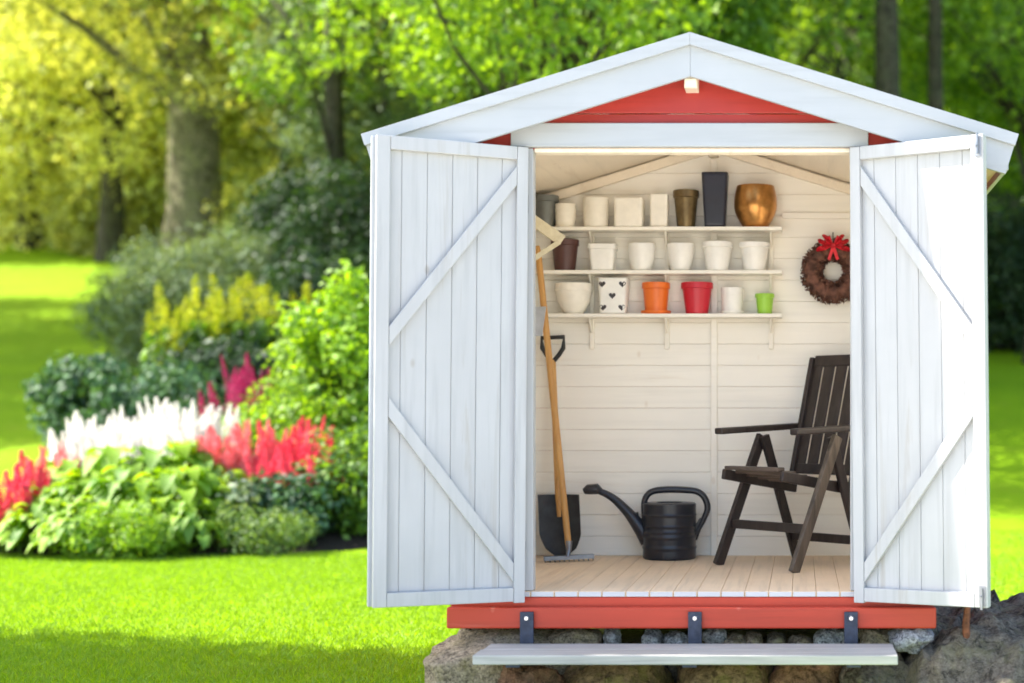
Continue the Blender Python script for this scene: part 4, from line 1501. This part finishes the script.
# ================================================================== FOLDING CHAIR
fwd = Vector((-.70, -.714, 0)).normalized()
A0 = Vector((-.385, 7.04, F))
lat = Vector((-fwd.y, fwd.x, 0))
lat = Vector((.714, -.70, 0)).normalized()
ch = thing('folding_chair', 'dark brown slatted folding armchair facing left in the shed', 'chair', A0, math.atan2(fwd.y, fwd.x))
# local: x forward, y = left of the chair = rotate(fwd,90); lat should be +-y
loc_y = Vector((-fwd.y, fwd.x, 0))
sg = 1 if loc_y.dot(lat) > 0 else -1
WD = .50


def C3(u_, v_, z_):
    return Vector((u_, sg * v_, z_))


for v_, near in ((0, False), (WD, True)):
    apex = C3(-.285, v_, .606)
    mat = M['chair_pale'] if near else M['chair']
    ft = MB().bar(C3(0.0, v_, .0), apex, .026, .052, (1, 0, 0)).build('front_leg', mat, ch, bevel=.004)
    if near:
        ft['label'] = 'near front leg in paler wood'
    vi = v_ + (.03 if not near else -.03)
    MB().bar(C3(-.50, vi, .0), C3(-.275, vi, .605), .024, .048, (1, 0, 0)).build('rear_leg', M['chair'], ch, bevel=.004)
    MB().bar(C3(.0, v_, .628), C3(-.53, v_, .650), .055, .030).build('armrest', M['chair'], ch, bevel=.008, seg=3)
    vs_ = v_ + (.058 if not near else -.058)
    MB().bar(C3(.02, vs_, .430), C3(-.46, vs_, .350), .024, .048).build('seat_rail', M['chair'], ch, bevel=.005)
bk0, bk1 = C3(-.435, 0, .34), C3(-.60, 0, .985)
for v_ in (.05, WD - .05):
    MB().bar(bk0 + C3(0, v_, 0), bk1 + C3(0, v_, 0), .026, .045, (1, 0, 0)).build('back_post', M['chair'], ch, bevel=.005)
bd = (bk1 - bk0)
bdn = bd.normalized()
fwdn = Vector((bdn.z, 0, -bdn.x))
for f, hh in ((.975, .055), (.16, .05)):
    c_ = bk0 + bd * f
    MB().bar(c_ + C3(0, .064, 0), c_ + C3(0, WD - .064, 0), .022, hh, bdn).build('back_rail', M['chair'], ch, bevel=.004)
nsl = 5
for i in range(nsl):
    v_ = .085 + (WD - .17) * i / (nsl - 1)
    a_ = bk0 + bd * .195 + fwdn * .002
    b_ = bk0 + bd * .945 + fwdn * .002
    MB().bar(a_ + C3(0, v_, 0), b_ + C3(0, v_, 0), .066, .012, fwdn).build('back_slat', M['chair'], ch, bevel=.003)
for i in range(7):
    f = i / 6
    u_ = .005 - .43 * f
    z_ = .459 - .078 * f - .012 * math.sin(f * math.pi)
    MB().bar(C3(u_, .075, z_), C3(u_, WD - .075, z_), .056 if i else .05, .018).build('seat_slat', M['chair_seat'], ch, bevel=.004)
MB().bar(C3(-.088, .014, .19), C3(-.088, WD - .014, .19), .022, .042).build('stretcher', M['chair'], ch, bevel=.004)
MB().bar(C3(-.46, .042, .115), C3(-.46, WD - .042, .115), .022, .042).build('stretcher', M['chair'], ch, bevel=.004)

# ================================================================== LIGHT, SKY, CAMERA
SUN_EL = R(46)
sd = Vector((-.9985, .055, 0)).normalized() * math.cos(SUN_EL) + Vector((0, 0, math.sin(SUN_EL)))
sun = bpy.data.lights.new('sun', 'SUN')
sun.energy = 4.2
sun.angle = R(.53)
sun.color = (1, .95, .86)
so = bpy.data.objects.new('sun', sun)
so.rotation_euler = sd.to_track_quat('Z', 'Y').to_euler()
so.location = (-20, 5, 25)
COL.objects.link(so)

w = bpy.data.worlds.new('World')
scene.world = w
w.use_nodes = True
nt = w.node_tree
bgn = nt.nodes['Background']
sky = nt.nodes.new('ShaderNodeTexSky')
sky.sky_type = 'NISHITA'
sky.sun_disc = False
sky.sun_elevation = SUN_EL
sky.sun_rotation = math.atan2(sd.x, sd.y)
sky.dust_density = 2.0
sky.ozone_density = 1.0
nt.links.new(sky.outputs[0], bgn.inputs['Color'])
bgn.inputs['Strength'].default_value = .15

cam = bpy.data.cameras.new('camera')
cam.sensor_width = 36
cam.lens = FPX / 1024 * 36
cam.shift_x = -(VX - 512) / 1024
cam.shift_y = (HY - 341.5) / 1024
cam.clip_start = .05
cam.clip_end = 500
cam.dof.use_dof = True
cam.dof.focus_distance = 6.5
cam.dof.aperture_fstop = 1.2
co = bpy.data.objects.new('camera', cam)
co.location = (0, 0, CZ)
co.rotation_euler = (R(90), 0, 0)
COL.objects.link(co)
scene.camera = co

vs_ = scene.view_settings
vs_.view_transform = 'Standard'
vs_.look = 'None'
vs_.exposure = 1.78
vs_.gamma = 1
scene.cycles.use_denoising = True
scene.cycles.max_bounces = 8
scene.cycles.diffuse_bounces = 5
scene.cycles.sample_clamp_indirect = 8
